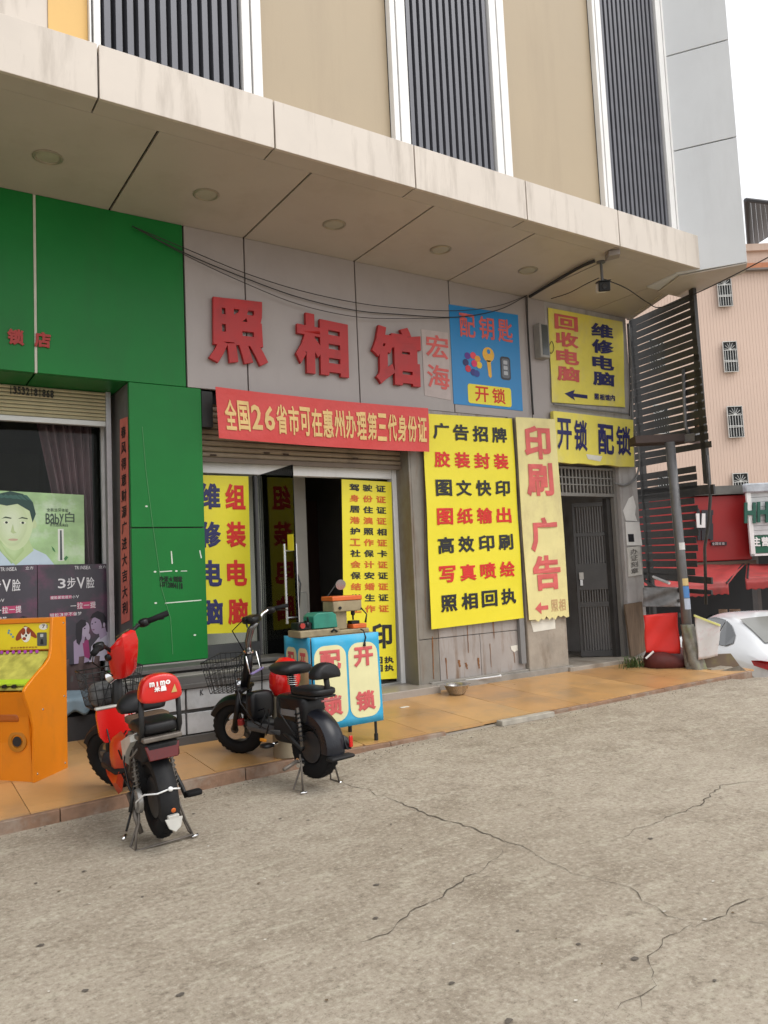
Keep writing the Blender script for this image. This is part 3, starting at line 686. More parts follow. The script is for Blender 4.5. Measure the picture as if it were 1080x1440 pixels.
# purple posters
def purple(q, label, full):
    MPP = pm('poster_purple', (.05, .045, .06), .3, .35, 1.6, dirt=((.26, .06, .15), .7, 2.4, (1, 1, 1)))
    t, fn = poster('poster', label, q, MPP)
    F = lambda name, pts, col, d: patch(fn, pts, pm('ink_%02d%02d%02d' % tuple(int(c * 99) for c in col), col, .35, .05, 8), t, name, dep=d)
    INKW = pm('ink_white', (.70, .70, .72), .4)
    lettering([('3步V脸', 'h', .26, .77, .19, .115), ('TRINSEA', 'h', .5, .72, .035, .035), ('立方', 'h', .84, .95, .03, .03)], fn, INKW, t, bold=.008)
    F('pink_bar', [(.16, .31), (.45, .31), (.45, .345), (.16, .345)], (.45, .06, .16), .002)
    F('pink_bar', [(.52, .385), (.77, .385), (.77, .455), (.52, .455)], (.45, .05, .14), .002)
    F('pink_bar', [(.15, .48), (.5, .48), (.5, .52), (.15, .52)], (.40, .06, .14), .002)
    lettering([('一拉一提', 'h', .43, .78, .42, .065), ('瘦脸紧致提升小V', 'h', .165, .55, .328, .03), ('轻松3步不做梦', 'h', .155, .58, .50, .035)], fn, INKW, t, bold=.008)
    SK = (.36, .28, .40); SK2 = (.42, .35, .46)
    F('dress', [(.56, .80), (.66, .76), (.68, .98), (.57, .98)], (.30, .03, .14), .0022)
    F('shirt', [(.66, 1), (.70, .84), (.80, .76), (.90, .70), (.99, .74), (.99, 1)], (.50, .47, .56), .002)
    F('arm', [(.46, .78), (.52, .74), (.58, .80), (.60, .94), (.70, .98), (.60, 1), (.46, 1)], SK, .0026)
    F('face', ell(.625, .665, .055, .075, rot=.2), SK2, .003); F('face', ell(.775, .635, .075, .09, rot=-.25), SK, .003)
    F('neck', [(.57, .70), (.62, .73), (.60, .80), (.54, .80)], SK, .0025); F('neck', [(.80, .68), (.90, .66), (.92, .74), (.82, .78)], SK, .0025)
    F('hair', [(.57, .56), (.63, .57), (.64, .62), (.585, .65), (.57, .76), (.535, .82), (.50, .79), (.49, .70), (.50, .60)], (.015, .012, .02), .0036)
    F('hair', [(.69, .56), (.73, .51), (.80, .485), (.88, .51), (.92, .57), (.91, .62), (.87, .60), (.86, .64), (.83, .58), (.76, .55)], (.015, .012, .02), .0036)
    F('ear', ell(.885, .635, .015, .025), SK2, .0038)
    for (x, y) in ((.765, .60), (.72, .615), (.615, .655)): F('eye', ell(x, y, .012, .006), (.03, .02, .04), .0038)
    F('mouth', ell(.735, .675, .018, .006), (.22, .1, .18), .0038); F('hand', ell(.66, .74, .03, .035), SK2, .004)
    return t
purple([py(53, 794, YP - .02), py(154, 793, YP - .02), py(160, 927, YP - .02), py(54, 940, YP - .02)], 'dark purple poster of a couple face to face, right one, beside the red couplet', True)
purple([py(-54, 797, YP - .016), py(52, 794, YP - .016), py(53, 940, YP - .016), py(-52, 952, YP - .016)], 'dark purple poster of a couple cut by the left edge, behind the arcade machine', False)
# red couplet on the pillar side
t, fn = banner('couplet', 'faded red paper couplet strip with black characters on the inner side of the green pillar', 'couplet',
               [px(169, 590, PL - .001), px(180, 586, PL - .001), px(183, 872, PL - .001), px(171, 878, PL - .001)], pm('couplet_red', (.66, .17, .13), .7, .12, 8), [(MDARK, [('春风得意财源广进大吉大利', 'v', .5, .6, .04, .96, .25)])], waves=.001, th=.001, off=.002)
# graffiti and scratches on the green pillar
MPW = pm('paint_white', (.62, .68, .58), .7)
t = thing('stencil_mark', 'black sprayed stencil number on the lower part of the green pillar', 'stencil', py(240, 830, W - .001))
q = [py(224, 810, W), py(256, 810, W), py(257, 828, W), py(224, 824, W)]
lettering([('办证★刻章', 'h', 0, 1, .25, .5, .05), ('13712004118', 'h', 0, 1, .78, .5, .0)], surf(q, off=.001), pm('stencil_black', (.008, .02, .01), .8), t, bold=.035)
for (a, b, c_, d_, wd) in ((241, 775, 242, 793, .0065), (281, 774, 283, 785, .006), (224, 804, 242, 803, .005), (254, 803, 263, 803, .004), (232, 848, 283, 844, .005)):
    A = py(a, b, W); B = py(c_, d_, W); d = (B - A).normalized(); nn = Vector((-d.z, 0, d.x)) * wd
    o = MB().add([A + nn * .6 + Vector((0, -.002, 0)), A - nn + Vector((0, -.002, 0)), B - nn * .7 + Vector((0, -.002, 0)), B + nn + Vector((0, -.002, 0))], [(0, 1, 2, 3)]).build('scratch', MPW, bld)
for (a, b) in ((218, 804), (248, 803), (219, 848), (274, 893), (206, 712)):
    A = py(a, b, W - .002); MB().add([A + Vector((.012 * math.cos(k * 1.05), 0, .008 * math.sin(k * 1.05))) for k in range(6)], [tuple(range(6))]).build('chip', MPW, bld)
A = [py(*p_, W - .003) for p_ in ((200, 600), (205, 660), (215, 740), (228, 830), (240, 870), (243, 920))]
tag(MB().tube(A, .0022, 5).build('thin_wire', pm('wire_pale', (.10, .30, .12), .6)), 'thin pale wire running down the green pillar', 'wire')
# fascia characters on green
t = thing('sign_letters', 'two small red characters on the green fascia at the left edge', 'sign letters', py(40, 488, W - .002))
for ch, (x0, y0, x1, y1) in zip('锁店', ((10, 462, 34, 486), (48, 466, 71, 490))):
    q = [py(x0, y0, W - .001), py(x1, y0 + 3, W - .001), py(x1, y1 + 1, W - .001), py(x0, y1 - 2, W - .001)]; f_ = surf(q)
    m_ = MB(); put_glyph(m_, ch, (0, 1, 0, 1), lambda u, v, h: f_(u, v, h * .22), bold=.035, ext=.03); m_.build('letter', pm('dull_red', (.33, .02, .015), .5), t)

# ================================================================== BIG RED CHARACTERS
MRED = pm('letter_red', (.42, .014, .014), .42, .08, 5, dirt=((.2, .01, .01), .4, 6, (1, 1, 1)))
t = thing('sign_letters', 'three large red raised characters of the photo studio mounted on the grey fascia', 'sign letters', py(440, 500, W - .03))
for ch, q in zip('照相馆', ([(294, 416), (372, 425), (378, 516), (294, 509)], [(415, 436), (489, 452), (491, 532), (417, 522)], [(523, 455), (591, 463), (594, 546), (524, 538)])):
    q = [py(x, y, W - .05) for x, y in q]; f_ = surf(q); sc = (q[1] - q[0]).length
    m_ = MB(); put_glyph(m_, ch, (0, 1, 0, 1), lambda u, v, h: f_(u, v, (h - .12) * sc * .55), bold=.034, ext=.06); m_.build('letter', MRED, t, bev=.002, seg=1)
MYB = pm('banner_yellow', (.80, .70, .025), .38, .05, 3, .006, 4, dirt=((.7, .55, .03), .25, 3, (1, 1, 1)))
MYO = pm('banner_faded', (.74, .66, .30), .55, .08, 3, .008, 5, dirt=((.48, .38, .2), .6, 2.6, (1, 1, .7)))
MYC = pm('banner_yellow_dirty', (.80, .70, .12), .45, .08, 3, .010, 5, dirt=((.62, .55, .3), .6, 4, (1, 1, .6)))
IK = pm('ink_black', (.012, .012, .016), .5); IR = pm('ink_red', (.62, .022, .012), .5); IN = pm('ink_navy', (.02, .02, .11), .5); IF = pm('ink_faded_red', (.62, .12, .11), .6, .2, 6)
IO = pm('ink_orange', (.62, .13, .012), .5)
A_ = W - .003
banner('small_banner', 'pale square patch with two red characters between the red letters and the blue sign', 'sign', [py(592, 463, A_), py(630, 468, A_), py(634, 563, A_), py(597, 556, A_)],
       pm('patch_pink', (.46, .39, .375), .5), [(IF, [('宏海', 'v', .55, .85, .06, .86, .22)])], waves=.001, off=.001, th=.003, nu=4, nv=4)
# blue key sign
q = [py(631, 428, A_), py(728, 443, A_), py(735, 578, A_), py(638, 568, A_)]
t, fn = banner('key_sign', 'blue locksmith sign with a key, balls and a car remote above a yellow label', 'sign', q, pm('sign_blue', (.012, .22, .53), .35, .05, 3), [(IF, [('配钥匙', 'h', .13, .90, .19, .24, .2)])], waves=0, off=.004, th=.02, nu=2, nv=2)
patch(fn, rrect(.20, .83, .78, .975, .03, .03), MYB, t, 'yellow_label', .003)
lettering([('开锁', 'h', .30, .74, .875, .155, .2)], fn, IR, t, dep=.005)
MKEY = pm('key_gold', (.75, .42, .04), .4)
patch(fn, ell(.52, .46, .085, .075, 24), MKEY, t, 'key_bow', .003); patch(fn, ell(.525, .43, .026, .024, 12), pm('sign_blue', (0, 0, 0)), t, 'key_hole', .0045)
patch(fn, [(.49, .52), (.55, .52), (.555, .68), (.535, .70), (.51, .68)], MKEY, t, 'key_blade', .003)
patch(fn, rrect(.69, .84, .46, .70, .04, .03), pm('remote_black', (.015, .015, .02), .3), t, 'car_remote', .003)
patch(fn, rrect(.71, .82, .48, .68, .03, .02), pm('remote_grey', (.10, .11, .13), .3), t, 'car_remote_face', .0042)
for k in range(3): patch(fn, rrect(.735, .795, .50 + k * .055, .54 + k * .055, .01, .01), pm('remote_button', (.4, .42, .45), .3), t, 'remote_button', .0054)
for k, (x, y, c_) in enumerate([(.22, .50, (.1, .02, .25)), (.30, .49, (.7, .05, .08)), (.36, .52, (.7, .3, .02)), (.19, .57, (.02, .02, .12)), (.38, .58, (.8, .55, .02)), (.22, .63, (.55, .02, .05)), (.29, .66, (.03, .02, .2)), (.34, .67, (.02, .04, .25)), (.31, .57, (.7, .02, .12))]):
    patch(fn, ell(x, y, .042, .036, 10), pm('ball%d' % k, c_, .4), t, 'ball', .003 + k * .0002)
# red banner
q = [py(301, 545, W - .10), py(599, 575, W - .10), py(601, 636, W - .10), py(306, 617, W - .10)]
MRB = pm('banner_red', (.60, .055, .05), .5, .07, 4, .012, 6, dirt=((.45, .03, .03), .3, 4, (1, 1, 1)))
t, fn = banner('red_banner', 'long wrinkled red cloth banner with cream characters across the shop entrance', 'banner', q, MRB,
       [(pm('ink_cream', (.72, .50, .2), .6), [('全国26省市可在惠州办理第三代身份证', 'h', .03, .985, (.52, .50), .60, .1)])], waves=.013, seed=2, freq=(17, 4), nu=140, nv=16, off=.02, bold=.02, sag=.015)
# yellow service banner
banner('service_banner', 'large bright yellow banner of seven alternating black and red rows on the pier', 'banner', [py(592, 582, W - .03), py(718, 589, W - .03), py(735, 869, W - .03), py(605, 885, W - .03)], MYB,
       [(IK, [(s_, 'h', .10, .92, (.080 + .135 * k, .088 + .133 * k), .078, .2) for k, s_ in ((0, '广告招牌'), (2, '图文快印'), (4, '高效印刷'), (6, '照相回执'))]),
        (IR, [(s_, 'h', .10, .92, (.080 + .135 * k, .088 + .133 * k), .078, .2) for k, s_ in ((1, '胶装封装'), (3, '图纸输出'), (5, '写真喷绘'))])], waves=.009, seed=1, bold=.026, freq=(7, 13))
# faded printing banner
t, fn = banner('printing_banner', 'faded pale yellow vertical banner with large washed-out red characters left of the gate', 'banner', [py(723, 587, W - .075), py(778, 590, W - .075), py(798, 866, W - .075), py(742, 873, W - .075)], MYO,
       [(IF, [('印刷', 'v', .50, .68, .04, .395, .1), ('广告', 'v', .50, .68, .50, .86, .1), ])], waves=.012, seed=4, ragged=.008, bold=.03)
patch(fn, [(.15, .945), (.3, .915), (.3, .935), (.48, .935), (.48, .955), (.3, .955), (.3, .975)], IF, t, 'arrow', .004)
lettering([('照相', 'h', .56, .92, .94, .06, .1)], fn, pm('ink_ghost', (.55, .36, .18), .7), t)
box('backing_post', (P3 - .10, W - .045, .3), (P3 - .03, W - .005, FZ - .01), pm('post_grey', (.2, .2, .2), .6), bld)
# recycling sign over the gate
t, fn = banner('repair_sign', 'square yellow sign with red and navy columns and an arrow under the canopy', 'sign', [py(770, 433, A_), py(874, 453, A_), py(878, 573, A_), py(775, 566, A_)], MYC,
       [(IF, [('回收电脑', 'v', .22, .30, .05, .77, .12)]), (IN, [('维修电脑', 'v', .70, .30, .07, .78, .12), ('照相馆内', 'h', .56, .85, .905, .07, .1)])], waves=.009, off=.004, seed=5, nu=10, nv=10, bold=.03)
patch(fn, [(.16, .90), (.30, .85), (.28, .89), (.47, .895), (.47, .935), (.28, .925), (.30, .965)], IN, t, 'arrow', .004)
# lock sign
t, fn = banner('lock_sign', 'wide dirty yellow sign with four navy characters directly above the gate grille', 'sign', [py(777, 578, W - .06), py(889, 591, W - .06), py(891, 657, W - .06), py(779, 650, W - .06)], MYC,
       [(IN, [('开锁', 'h', .03, .40, .44, .62, .15), ('配锁', 'h', .53, .96, .47, .62, .12)])], waves=.009, off=.004, seed=6, nu=10, nv=6, th=.05, bold=.02, ragged=.01)
patch(fn, [(.38, .80), (.58, .82), (.55, .93), (.40, .90)], pm('paper_white', (.7, .68, .6), .8), t, 'paper_scrap', .004)

# ================================================================== MIDDLE SHOP
D_ = lambda x, y: py(x, y, YD)
hz0, hz1 = D_(500, 672).z, D_(500, 656).z
px0, px1 = D_(552, 700).x, D_(567, 700).x
dr = thing('shop_entrance', 'pale framed entrance of the photo shop with an open dark doorway', 'entrance', (3.8, YD, sz))
box('header', (2.3, YD, hz0), (px0 - .002, YD + .09, hz1), MWHITE, dr, bev=.004)
box('post', (px0, YD - .01, sz), (px1, YD + .09, hz1), MWHITE, dr, bev=.006)
box('threshold', (S0, YD + .02, sz + .001), (px0, YD + .08, sz + .02), pm('threshold_alu', (.4, .4, .38), .35, metal=.5), dr)
# sill wall under the left window part, and its glass
gx = px0 * 0 + D_(362, 668).x
zsill = D_(330, 905).z
box('sill_wall', (2.3, YD + .0, .2), (gx - .03, YD + .08, zsill), pm('sill_dark', (.07, .07, .072), .5, .15, 4), dr)
box('glass', (2.3, YD + .05, zsill), (gx - .02, YD + .058, hz0), MGLASS, dr)
box('mullion', (gx - .02, YD + .03, sz), (gx + .01, YD + .08, hz0), pm('dark_alu', (.05, .05, .052), .4), dr)
# rolled shutter above
zs0 = py(450, 655, YD - .07).z
rs = thing('roller_shutter', 'raised brown roller shutter behind the red cloth banner', 'shutter', (3.6, YD - .08, zs0))
MSB = pm('shutter_brown', (.30, .235, .16), .5, .12, 5, dirt=((.12, .09, .06), .6, 4, (1, 1, 1)))
p = .052; first = None; k = 0
while zs0 + .03 + p * k < FZ - .05:
    if first is None: first = MB().loft([[Vector((X, YD - .10 + y, zs0 + .03 + z_)) for y, z_ in ((.02, .002), (.004, .01), (0, .026), (.004, .044), (.02, .05), (.03, .05), (.03, .002))] for X in (2.412, P0 - .02)]).build('slat', MSB, rs, smooth=50)
    else: o = first.copy(); COL.objects.link(o); o.location.z += p * k
    k += 1
box('bottom_rail', (2.412, YD - .11, zs0 - .012), (P0 - .02, YD - .06, zs0 + .028), pm('rail_brown', (.16, .12, .085), .5), rs)
for x, y, s_ in ((300, 640, 0), (375, 637, 1), (402, 639, 2), (500, 645, 3)):
    A = py(x, y, YD - .104); box('rust_patch', (A.x - .03, YD - .1065, A.z - .008), (A.x + .03, YD - .1035, A.z + .008), pm('rust_patch', (.05, .03, .02), .8), rs)
box('box_beam', (2.412, YD - .12, FZ - .10), (P0 - .022, YD + .1, FZ - .004), MDARK, bld)
# dark gap and hanging bits at the left of the banner
box('cable_box', (2.42, W + .02, py(295, 600, W).z), (2.52, W + .10, py(295, 550, W).z), pm('cable_black', (.02, .02, .02), .6), bld)
# window banners
def win_banner(q, label, rows, nv=4, **k): return banner('window_banner', label, 'sign', q, MYB, rows, waves=.002, off=.003, th=.002, nu=6, nv=nv, bold=.03, **k)
YB = YD - .015
win_banner([py(240, 667, YB), py(349, 670, YB), py(354, 889, YB), py(246, 893, YB)], 'yellow window sign with navy and red columns half hidden by the green pillar',
           [(IR, [('组装电脑', 'v', .815, .27, .05, .95, .32)]), (IN, [('维修电脑', 'v', .48, .27, .05, .95, .32)])])
q = [py(480, 674, YB), py(550, 678, YB), py(558, 954, YB), py(484, 958, YB)]
rows = ['驾驶证', '身份证', '居住证', '港澳证', '护照相', '工作证', '社保卡', '会计证', '保安证', '结婚证', '学生证', '工作证']
RS = lambda i: (rows[i], 'h', .14 if i else .14, .87, .038 + .0555 * i, .036, .25)
t, fn = banner('window_banner', 'narrow yellow sign listing certificates in three columns beside the white door post', 'sign', q, MYB,
       [(IK, [RS(i) for i in range(0, 12, 2)]), (IO, [RS(i) for i in range(1, 12, 2)]), (IK, [('复印', 'h', -.02 + .05, .92, .785, .125, .2), ('证照回执', 'h', .10, .94, .905, .034, .15), ('证相回执', 'h', .10, .94, .945, .034, .15)])],
       waves=.002, off=.003, th=.003, nu=6, nv=6, bold=.026)
# open glass door, standing out at right angles from the frame, with pull handles
Xg = gx
def gdoor(x, y): return px(x, y, Xg)
ye = gdoor(413, 700).y; zdt = hz0 - .01; zdb = sz + .02
gd = thing('glass_door', 'open frameless glass door standing out from the entrance with long steel pull handles', 'door', (Xg, YD, zdb))
box('pane', (Xg - .005, ye, zdb), (Xg + .005, YD, zdt), MGLASS, gd)
MST = pm('steel', (.55, .55, .56), .25, .05, 10, metal=.9)
box('pivot_rail', (Xg - .012, ye, zdb - .012), (Xg + .012, YD, zdb - .001), MST, gd)
hy = ye + .10; zt_, zb_ = px(403, 775, Xg).z, px(405, 868, Xg).z
for s_ in (-1, 1):
    m_ = MB(); X_ = Xg + s_ * .055
    m_.tube([(X_, hy, zb_ - .05), (X_, hy, zt_ + .06)], .012, 10)
    m_.build('pull_handle', MST, gd, smooth=40)
for zz in (zt_, zb_): MB().tube([(Xg - .055, hy, zz), (Xg + .055, hy, zz)], .007, 8).build('handle_bolt', MST, gd, smooth=40)
box('notice', (Xg - .009, ye + .02, px(405, 775, Xg).z), (Xg - .0055, ye + .13, px(405, 752, Xg).z), MYB, gd)
m_ = MB(); m_.tube([(Xg + .055, hy + .0, (zt_ + zb_) / 2 + .1), (Xg + .075, hy - .02, (zt_ + zb_) / 2), (Xg + .06, hy, (zt_ + zb_) / 2 - .25), (Xg + .045, hy + .03, (zt_ + zb_) / 2 - .05)], .008, 6)
tag(m_.build('bicycle_lock', pm('lock_black', (.02, .02, .022), .4), smooth=True), 'dark chain lock hanging on the glass door handle', 'lock')
# inside the shop
box('inner_wall', (2.0, YD + .75, .2), (3.92, YD + .8, 3.06), pm('inner_wall', (.62, .59, .54), .8, .1, 2), bld)
tag(box('cabinet', (3.42, YD + .4, .2), (3.72, YD + .74, 1.2), pm('cab_grey', (.22, .22, .2), .6, .1, 3), bev=.01), 'grey cabinet standing in the dark of the photo shop', 'cabinet')
tag(box('inner_door', (4.05, YD + 1.9, .2), (4.68, YD + 1.97, 2.3), pm('door_wood', (.045, .018, .012), .6, .15, 3), bev=.005), 'dark reddish door at the back of the photo shop', 'door')

# ---- vendor table with printed cloth front
MCY = pm('cloth_cyan', (.03, .36, .60), .6, .06, 4, dirt=((.2, .42, .5), .4, 4, (1, 1, 1))); MCREAM = pm('cloth_cream', (.72, .68, .38), .6, .06, 4); MIR2 = pm('ink_rose', (.58, .10, .10), .6, .15, 6)
A = pg(541, 1041); B_ = pg(372, 1075)
# front face corners measured on the vertical plane through the right leg foot, parallel to the view of the cloth
TA = pg(541, 1041); 
TX1 = TA.x - .02
ztop = hit(538, 888, TA, (0, 1, 0)).z
Yt = TA.y + .0
TX0 = py(437, 900, Yt).x
tb = thing('vendor_table', 'small folding table skirted with a blue cloth printed with red characters in cream ovals', 'table', ((TX0 + TX1) / 2, Yt + .25, plat(Yt)))
DEP = .42
box('tabletop', (TX0, Yt + .005, ztop - .025), (TX1, Yt + DEP, ztop), pm('table_top', (.35, .3, .22), .6, .15, 5), tb, bev=.004)
for (x, y) in ((TX0 + .03, Yt + .04), (TX1 - .03, Yt + .04), (TX0 + .03, Yt + DEP - .04), (TX1 - .06, Yt + DEP - .04)):
    g_ = plat(y); MB().tube([(x, y, g_ + .03), (x, y, ztop - .03)], .011, 8).build('leg', pm('leg_black', (.02, .02, .02), .4), tb)
    MB().tube([(x, y, g_ - .001), (x, y, g_ + .05)], .016, 8).build('foot', pm('rubber', (.012, .012, .012), .7), tb)
zb_ = py(541, 1012, Yt).z
q = [Vector((TX0, Yt, ztop + .002)), Vector((TX1, Yt, ztop + .002)), Vector((TX1 + .012, Yt, zb_)), Vector((TX0 + .005, Yt, zb_ - .005))]
fn = surf(q, .004, (8, 5), .004, 3)
MB().sheet(lambda u, v, w_: fn(u, v, -w_ * .003), 16, 12, .003).build('cloth_front', MCY, tb, smooth=True)
def skin(fn, pts_outline, mat, name, dep):   # outline filled as a strip following the cloth
    n = len(pts_outline); vs = [fn(p[0], p[1], dep) for p in pts_outline]; c = (sum(p[0] for p in pts_outline) / n, sum(p[1] for p in pts_outline) / n)
    m_ = MB(); rings = [[fn(c[0] + (p[0] - c[0]) * s_, c[1] + (p[1] - c[1]) * s_, dep) for p in pts_outline] for s_ in (1, .75, .5, .25)]
    m_.loft(rings, caps=False); m_.add(rings[-1], [tuple(range(n))]); return m_.build(name, mat, tb, smooth=True)
skin(fn, rrect(.025, .485, .10, .93, .15, .13), MCREAM, 'oval', .0022); skin(fn, rrect(.515, .965, .10, .93, .15, .13), MCREAM, 'oval', .0022)
lettering([('配锁', 'v', .255, .30, .15, .86, .55), ('开锁', 'v', .745, .30, .15, .86, .55)], fn, MIR2, tb, dep=.006, bold=.035)
q = [Vector((TX0 - .003, Yt + DEP, ztop + .002)), Vector((TX0 - .003, Yt, ztop + .002)), Vector((TX0 - .003, Yt, zb_)), Vector((TX0 - .003, Yt + DEP, zb_))]
fs = surf(q, .004, (7, 5), .003, 1)
MB().sheet(lambda u, v, w_: fs(u, v, -w_ * .003), 10, 10, .003).build('cloth_side', MCY, tb, smooth=True)
skin(fs, rrect(.08, .48, .12, .92, .12, .1), MCREAM, 'oval', .0022); skin(fs, rrect(.53, .94, .12, .92, .12, .1), MCREAM, 'oval', .0022)
lettering([('配锁', 'v', .28, .24, .17, .85, .5), ('开锁', 'v', .735, .24, .17, .85, .5)], fs, MIR2, tb, dep=.006, bold=.035)
# green key cutting machine
MKB = pm('machine_base', (.30, .24, .14), .55, .2, 8, .001, 60, dirt=((.08, .06, .04), .6, 6, (1, 1, 1))); MKG = pm('machine_green', (.02, .21, .145), .4, .12, 8, dirt=((.02, .06, .05), .4, 6, (1, 1, 1)))
MBK = pm('black_plastic', (.009, .009, .010), .45, .15, 12, spec=.35); MBR = pm('black_rubber', (.010, .010, .0105), .8, .2, 14, spec=.2)
g = Vector((TX0 + .03, Yt + .14, ztop))
kc = thing('key_machine', 'green and tan key cutting machine on the left half of the vendor table', 'key machine', g)
kx = lambda x, y: py(x, y, Yt + .12)
a, b = kx(415, 900), kx(470, 893)
box('base', (a.x, Yt + .03, ztop + .001), (b.x, Yt + .24, kx(440, 885).z), MKB, kc, bev=.008)
a2, b2 = kx(436, 880), kx(468, 880); z0_, z1_ = kx(440, 884).z, kx(440, 862).z
MB().prism([(a2.x, Yt + .06, z0_), (b2.x + .01, Yt + .06, z0_), (b2.x, Yt + .06, z1_ - .02), (b2.x - .03, Yt + .06, z1_), (a2.x + .035, Yt + .06, z1_), (a2.x, Yt + .06, z1_ - .025)], (0, .17, 0)).build('cover', MKG, kc, bev=.006)
m_ = MB(); m_.lathe((a2.x - .05, Yt + .10, z0_ + .035), (1, 0, 0), [(.001, 0), (.03, 0), (.03, .02), (.012, .025), (.012, .06)], 16); m_.box((a.x + .01, Yt + .08, z0_), (a2.x - .01, Yt + .2, z0_ + .05)); m_.tube([(a2.x - .02, Yt + .1, z0_ + .03), (a2.x - .05, Yt + .06, z0_ + .09)], .008, 6); m_.build('clamp', MBK, kc, bev=.003)
MB().lathe((a2.x - .09, Yt + .07, z0_ + .03), (0, -1, 0), [(.001, .01), (.02, .01), (.02, 0)], 12).build('knob', pm('knob_red', (.4, .03, .02), .4), kc)
m_ = MB(); m_.tube([(b.x - .03, Yt + .02, z0_ - .03), (b.x - .06, Yt + .012, z0_ - .01), (b.x - .08, Yt + .02, z0_ - .03)], .008, 6); m_.build('carry_handle', MBK, kc, smooth=True)
# orange vertical milling machine
vm = thing('key_machine', 'tan upright key milling machine with orange top on the vendor table', 'key machine', Vector((b.x + .12, Yt + .14, ztop)))
v0, v1 = kx(466, 880).x, kx(511, 880).x; vz = kx(480, 838).z
box('base', (v0 + .02, Yt + .05, ztop + .001), (v1 + .01, Yt + .24, ztop + .035), MKB, vm, bev=.008)
box('column', (v0, Yt + .10, ztop + .036), (v0 + (v1 - v0) * .45, Yt + .22, vz - .05), MKB, vm, bev=.006)
box('head', (v0 - .01, Yt + .06, ztop + .17), (v0 + (v1 - v0) * .85, Yt + .23, vz - .035), MKB, vm, bev=.008)
box('cap', (v0 - .018, Yt + .055, vz - .035), (v0 + (v1 - v0) * .86, Yt + .235, vz + .0), pm('machine_orange', (.62, .12, .02), .4, .12, 8), vm, bev=.006)
box('table_block', (v0 + (v1 - v0) * .55, Yt + .06, ztop + .036), (v1 - .005, Yt + .2, ztop + .07), pm('machine_orange', (0, 0, 0)), vm, bev=.006)
m_ = MB(); cx_ = v0 + (v1 - v0) * .66
m_.lathe((cx_, Yt + .11, ztop + .17), (0, 0, -1), [(.001, 0), (.016, 0), (.016, .03), (.008, .035), (.006, .07), (.001, .07)], 12); m_.box((cx_ - .03, Yt + .08, ztop + .07), (cx_ + .04, Yt + .15, ztop + .095)); m_.build('spindle', MBK, vm, bev=.002)
m_ = MB(); hx = v0 + (v1 - v0) * .82; m_.tube([(hx, Yt + .06, ztop + .19), (hx + .03, Yt + .03, ztop + .14), (hx + .01, Yt + .02, ztop + .08)], [.006, .005, .009], 8); m_.build('lever', MBK, vm, smooth=True)
MB().lathe((v0 + .045, Yt + .06, ztop + .2), (0, -1, 0), [(.001, .01), (.012, .01), (.012, 0)], 12).build('knob', MBK, vm)
m_ = MB(); A = Vector((TX1 - .13, Yt - .004, ztop + .02)); m_.tube([A + Vector((0, .04, .01)), A, A + Vector((.012, -.01, -.05)), A + Vector((.0, -.012, -.085))], .005, 6); m_.tube([A + Vector((0, -.012, -.085)), A + Vector((-.006, -.012, -.115))], [.008, .012], 8)
tag(m_.build('plug_lead', MBK, smooth=True), 'black lead with a plug hanging over the printed table cloth', 'cable')
# desk lamp with small round head
lm = thing('work_lamp', 'small round work lamp standing behind the orange topped key machine', 'lamp', Vector((v0 + .05, Yt + .27, ztop)))
A = kx(490, 822) + Vector((0, .15, 0))
MB().tube([(v0 + .06, Yt + .27, ztop), (v0 + .06, Yt + .27, vz), (A.x, Yt + .27, A.z + .035)], .006, 6).build('arm', MBK, lm, smooth=True)
MB().lathe((A.x + .005, Yt + .25, A.z), (-.3, -1, -.2), [(.001, -.03), (.03, -.025), (.042, .0), (.040, .004), (.001, .004)], 20).build('head', pm('lamp_silver', (.4, .4, .42), .25, metal=.8), lm, smooth=40)

# ---- bowl and stick on the pavement
bz = plat(6.15); c = pg(650, 978); c = Vector((c.x, c.y + .08, plat(c.y + .08)))
bo = MB().lathe(c + Vector((0, 0, .001)), (0, 0, 1), [(.001, 0), (.07, 0), (.082, .01), (.125, .088), (.138, .094), (.138, .097), (.122, .091), (.078, .014), (.001, .006)], 40).build('steel_bowl', MST, smooth=40)
tag(bo, 'shiny steel bowl on the orange tiles under the yellow service banner', 'bowl')
A = pg(665, 968); B_ = pg(704, 962)
tag(MB().tube([(A.x + .03, A.y + .15, plat(A.y) + .06), (B_.x + .03, B_.y + .05, plat(B_.y) + .075), (B_.x + .05, B_.y + .05, plat(B_.y) + .076)], [.009, .009, .015], 10).build('white_pipe', pm('pvc', (.65, .66, .68), .4), smooth=40), 'thin white plastic pipe lying behind the steel bowl', 'pipe')
c = pg(568, 995); m_ = MB(); m_.box((c.x - .04, c.y - .015, plat(c.y)), (c.x + .05, c.y + .02, plat(c.y) + .006)); tag(m_.build('paper_scrap', pm('paper_white', (0, 0, 0)), bev=.003), 'small white scrap of paper on the orange tiles beside the doorstep', 'paper')
# small stickers on the pier
MB().prism([(7.40, 5.17, 4.459), (7.756, 4.592, 4.459), (7.97, 4.75, 4.459), (8.05, 5.6, 4.459), (7.6, 5.6, 4.459)], (0, 0, -.012)).build('soffit_panel', MSOF, bld)
c = py(723, 912, W - .002); m_ = MB(); m_.prism([c + Vector((-.05, 0, .03)), c + Vector((.05, 0, .035)), c + Vector((.05, 0, -.02)), c + Vector((0, 0, -.04)), c + Vector((-.04, 0, -.01))], (0, -.002, 0)); m_.build('sticker', pm('paper_white', (0, 0, 0)), bld)
q_ = [py(746, 873, W - .053), py(780, 868, W - .053), py(781, 884, W - .053), py(750, 889, W - .053)]; MB().prism(q_, (0, -.002, 0)).build('sticker', pm('paper_white', (0, 0, 0)), bld)

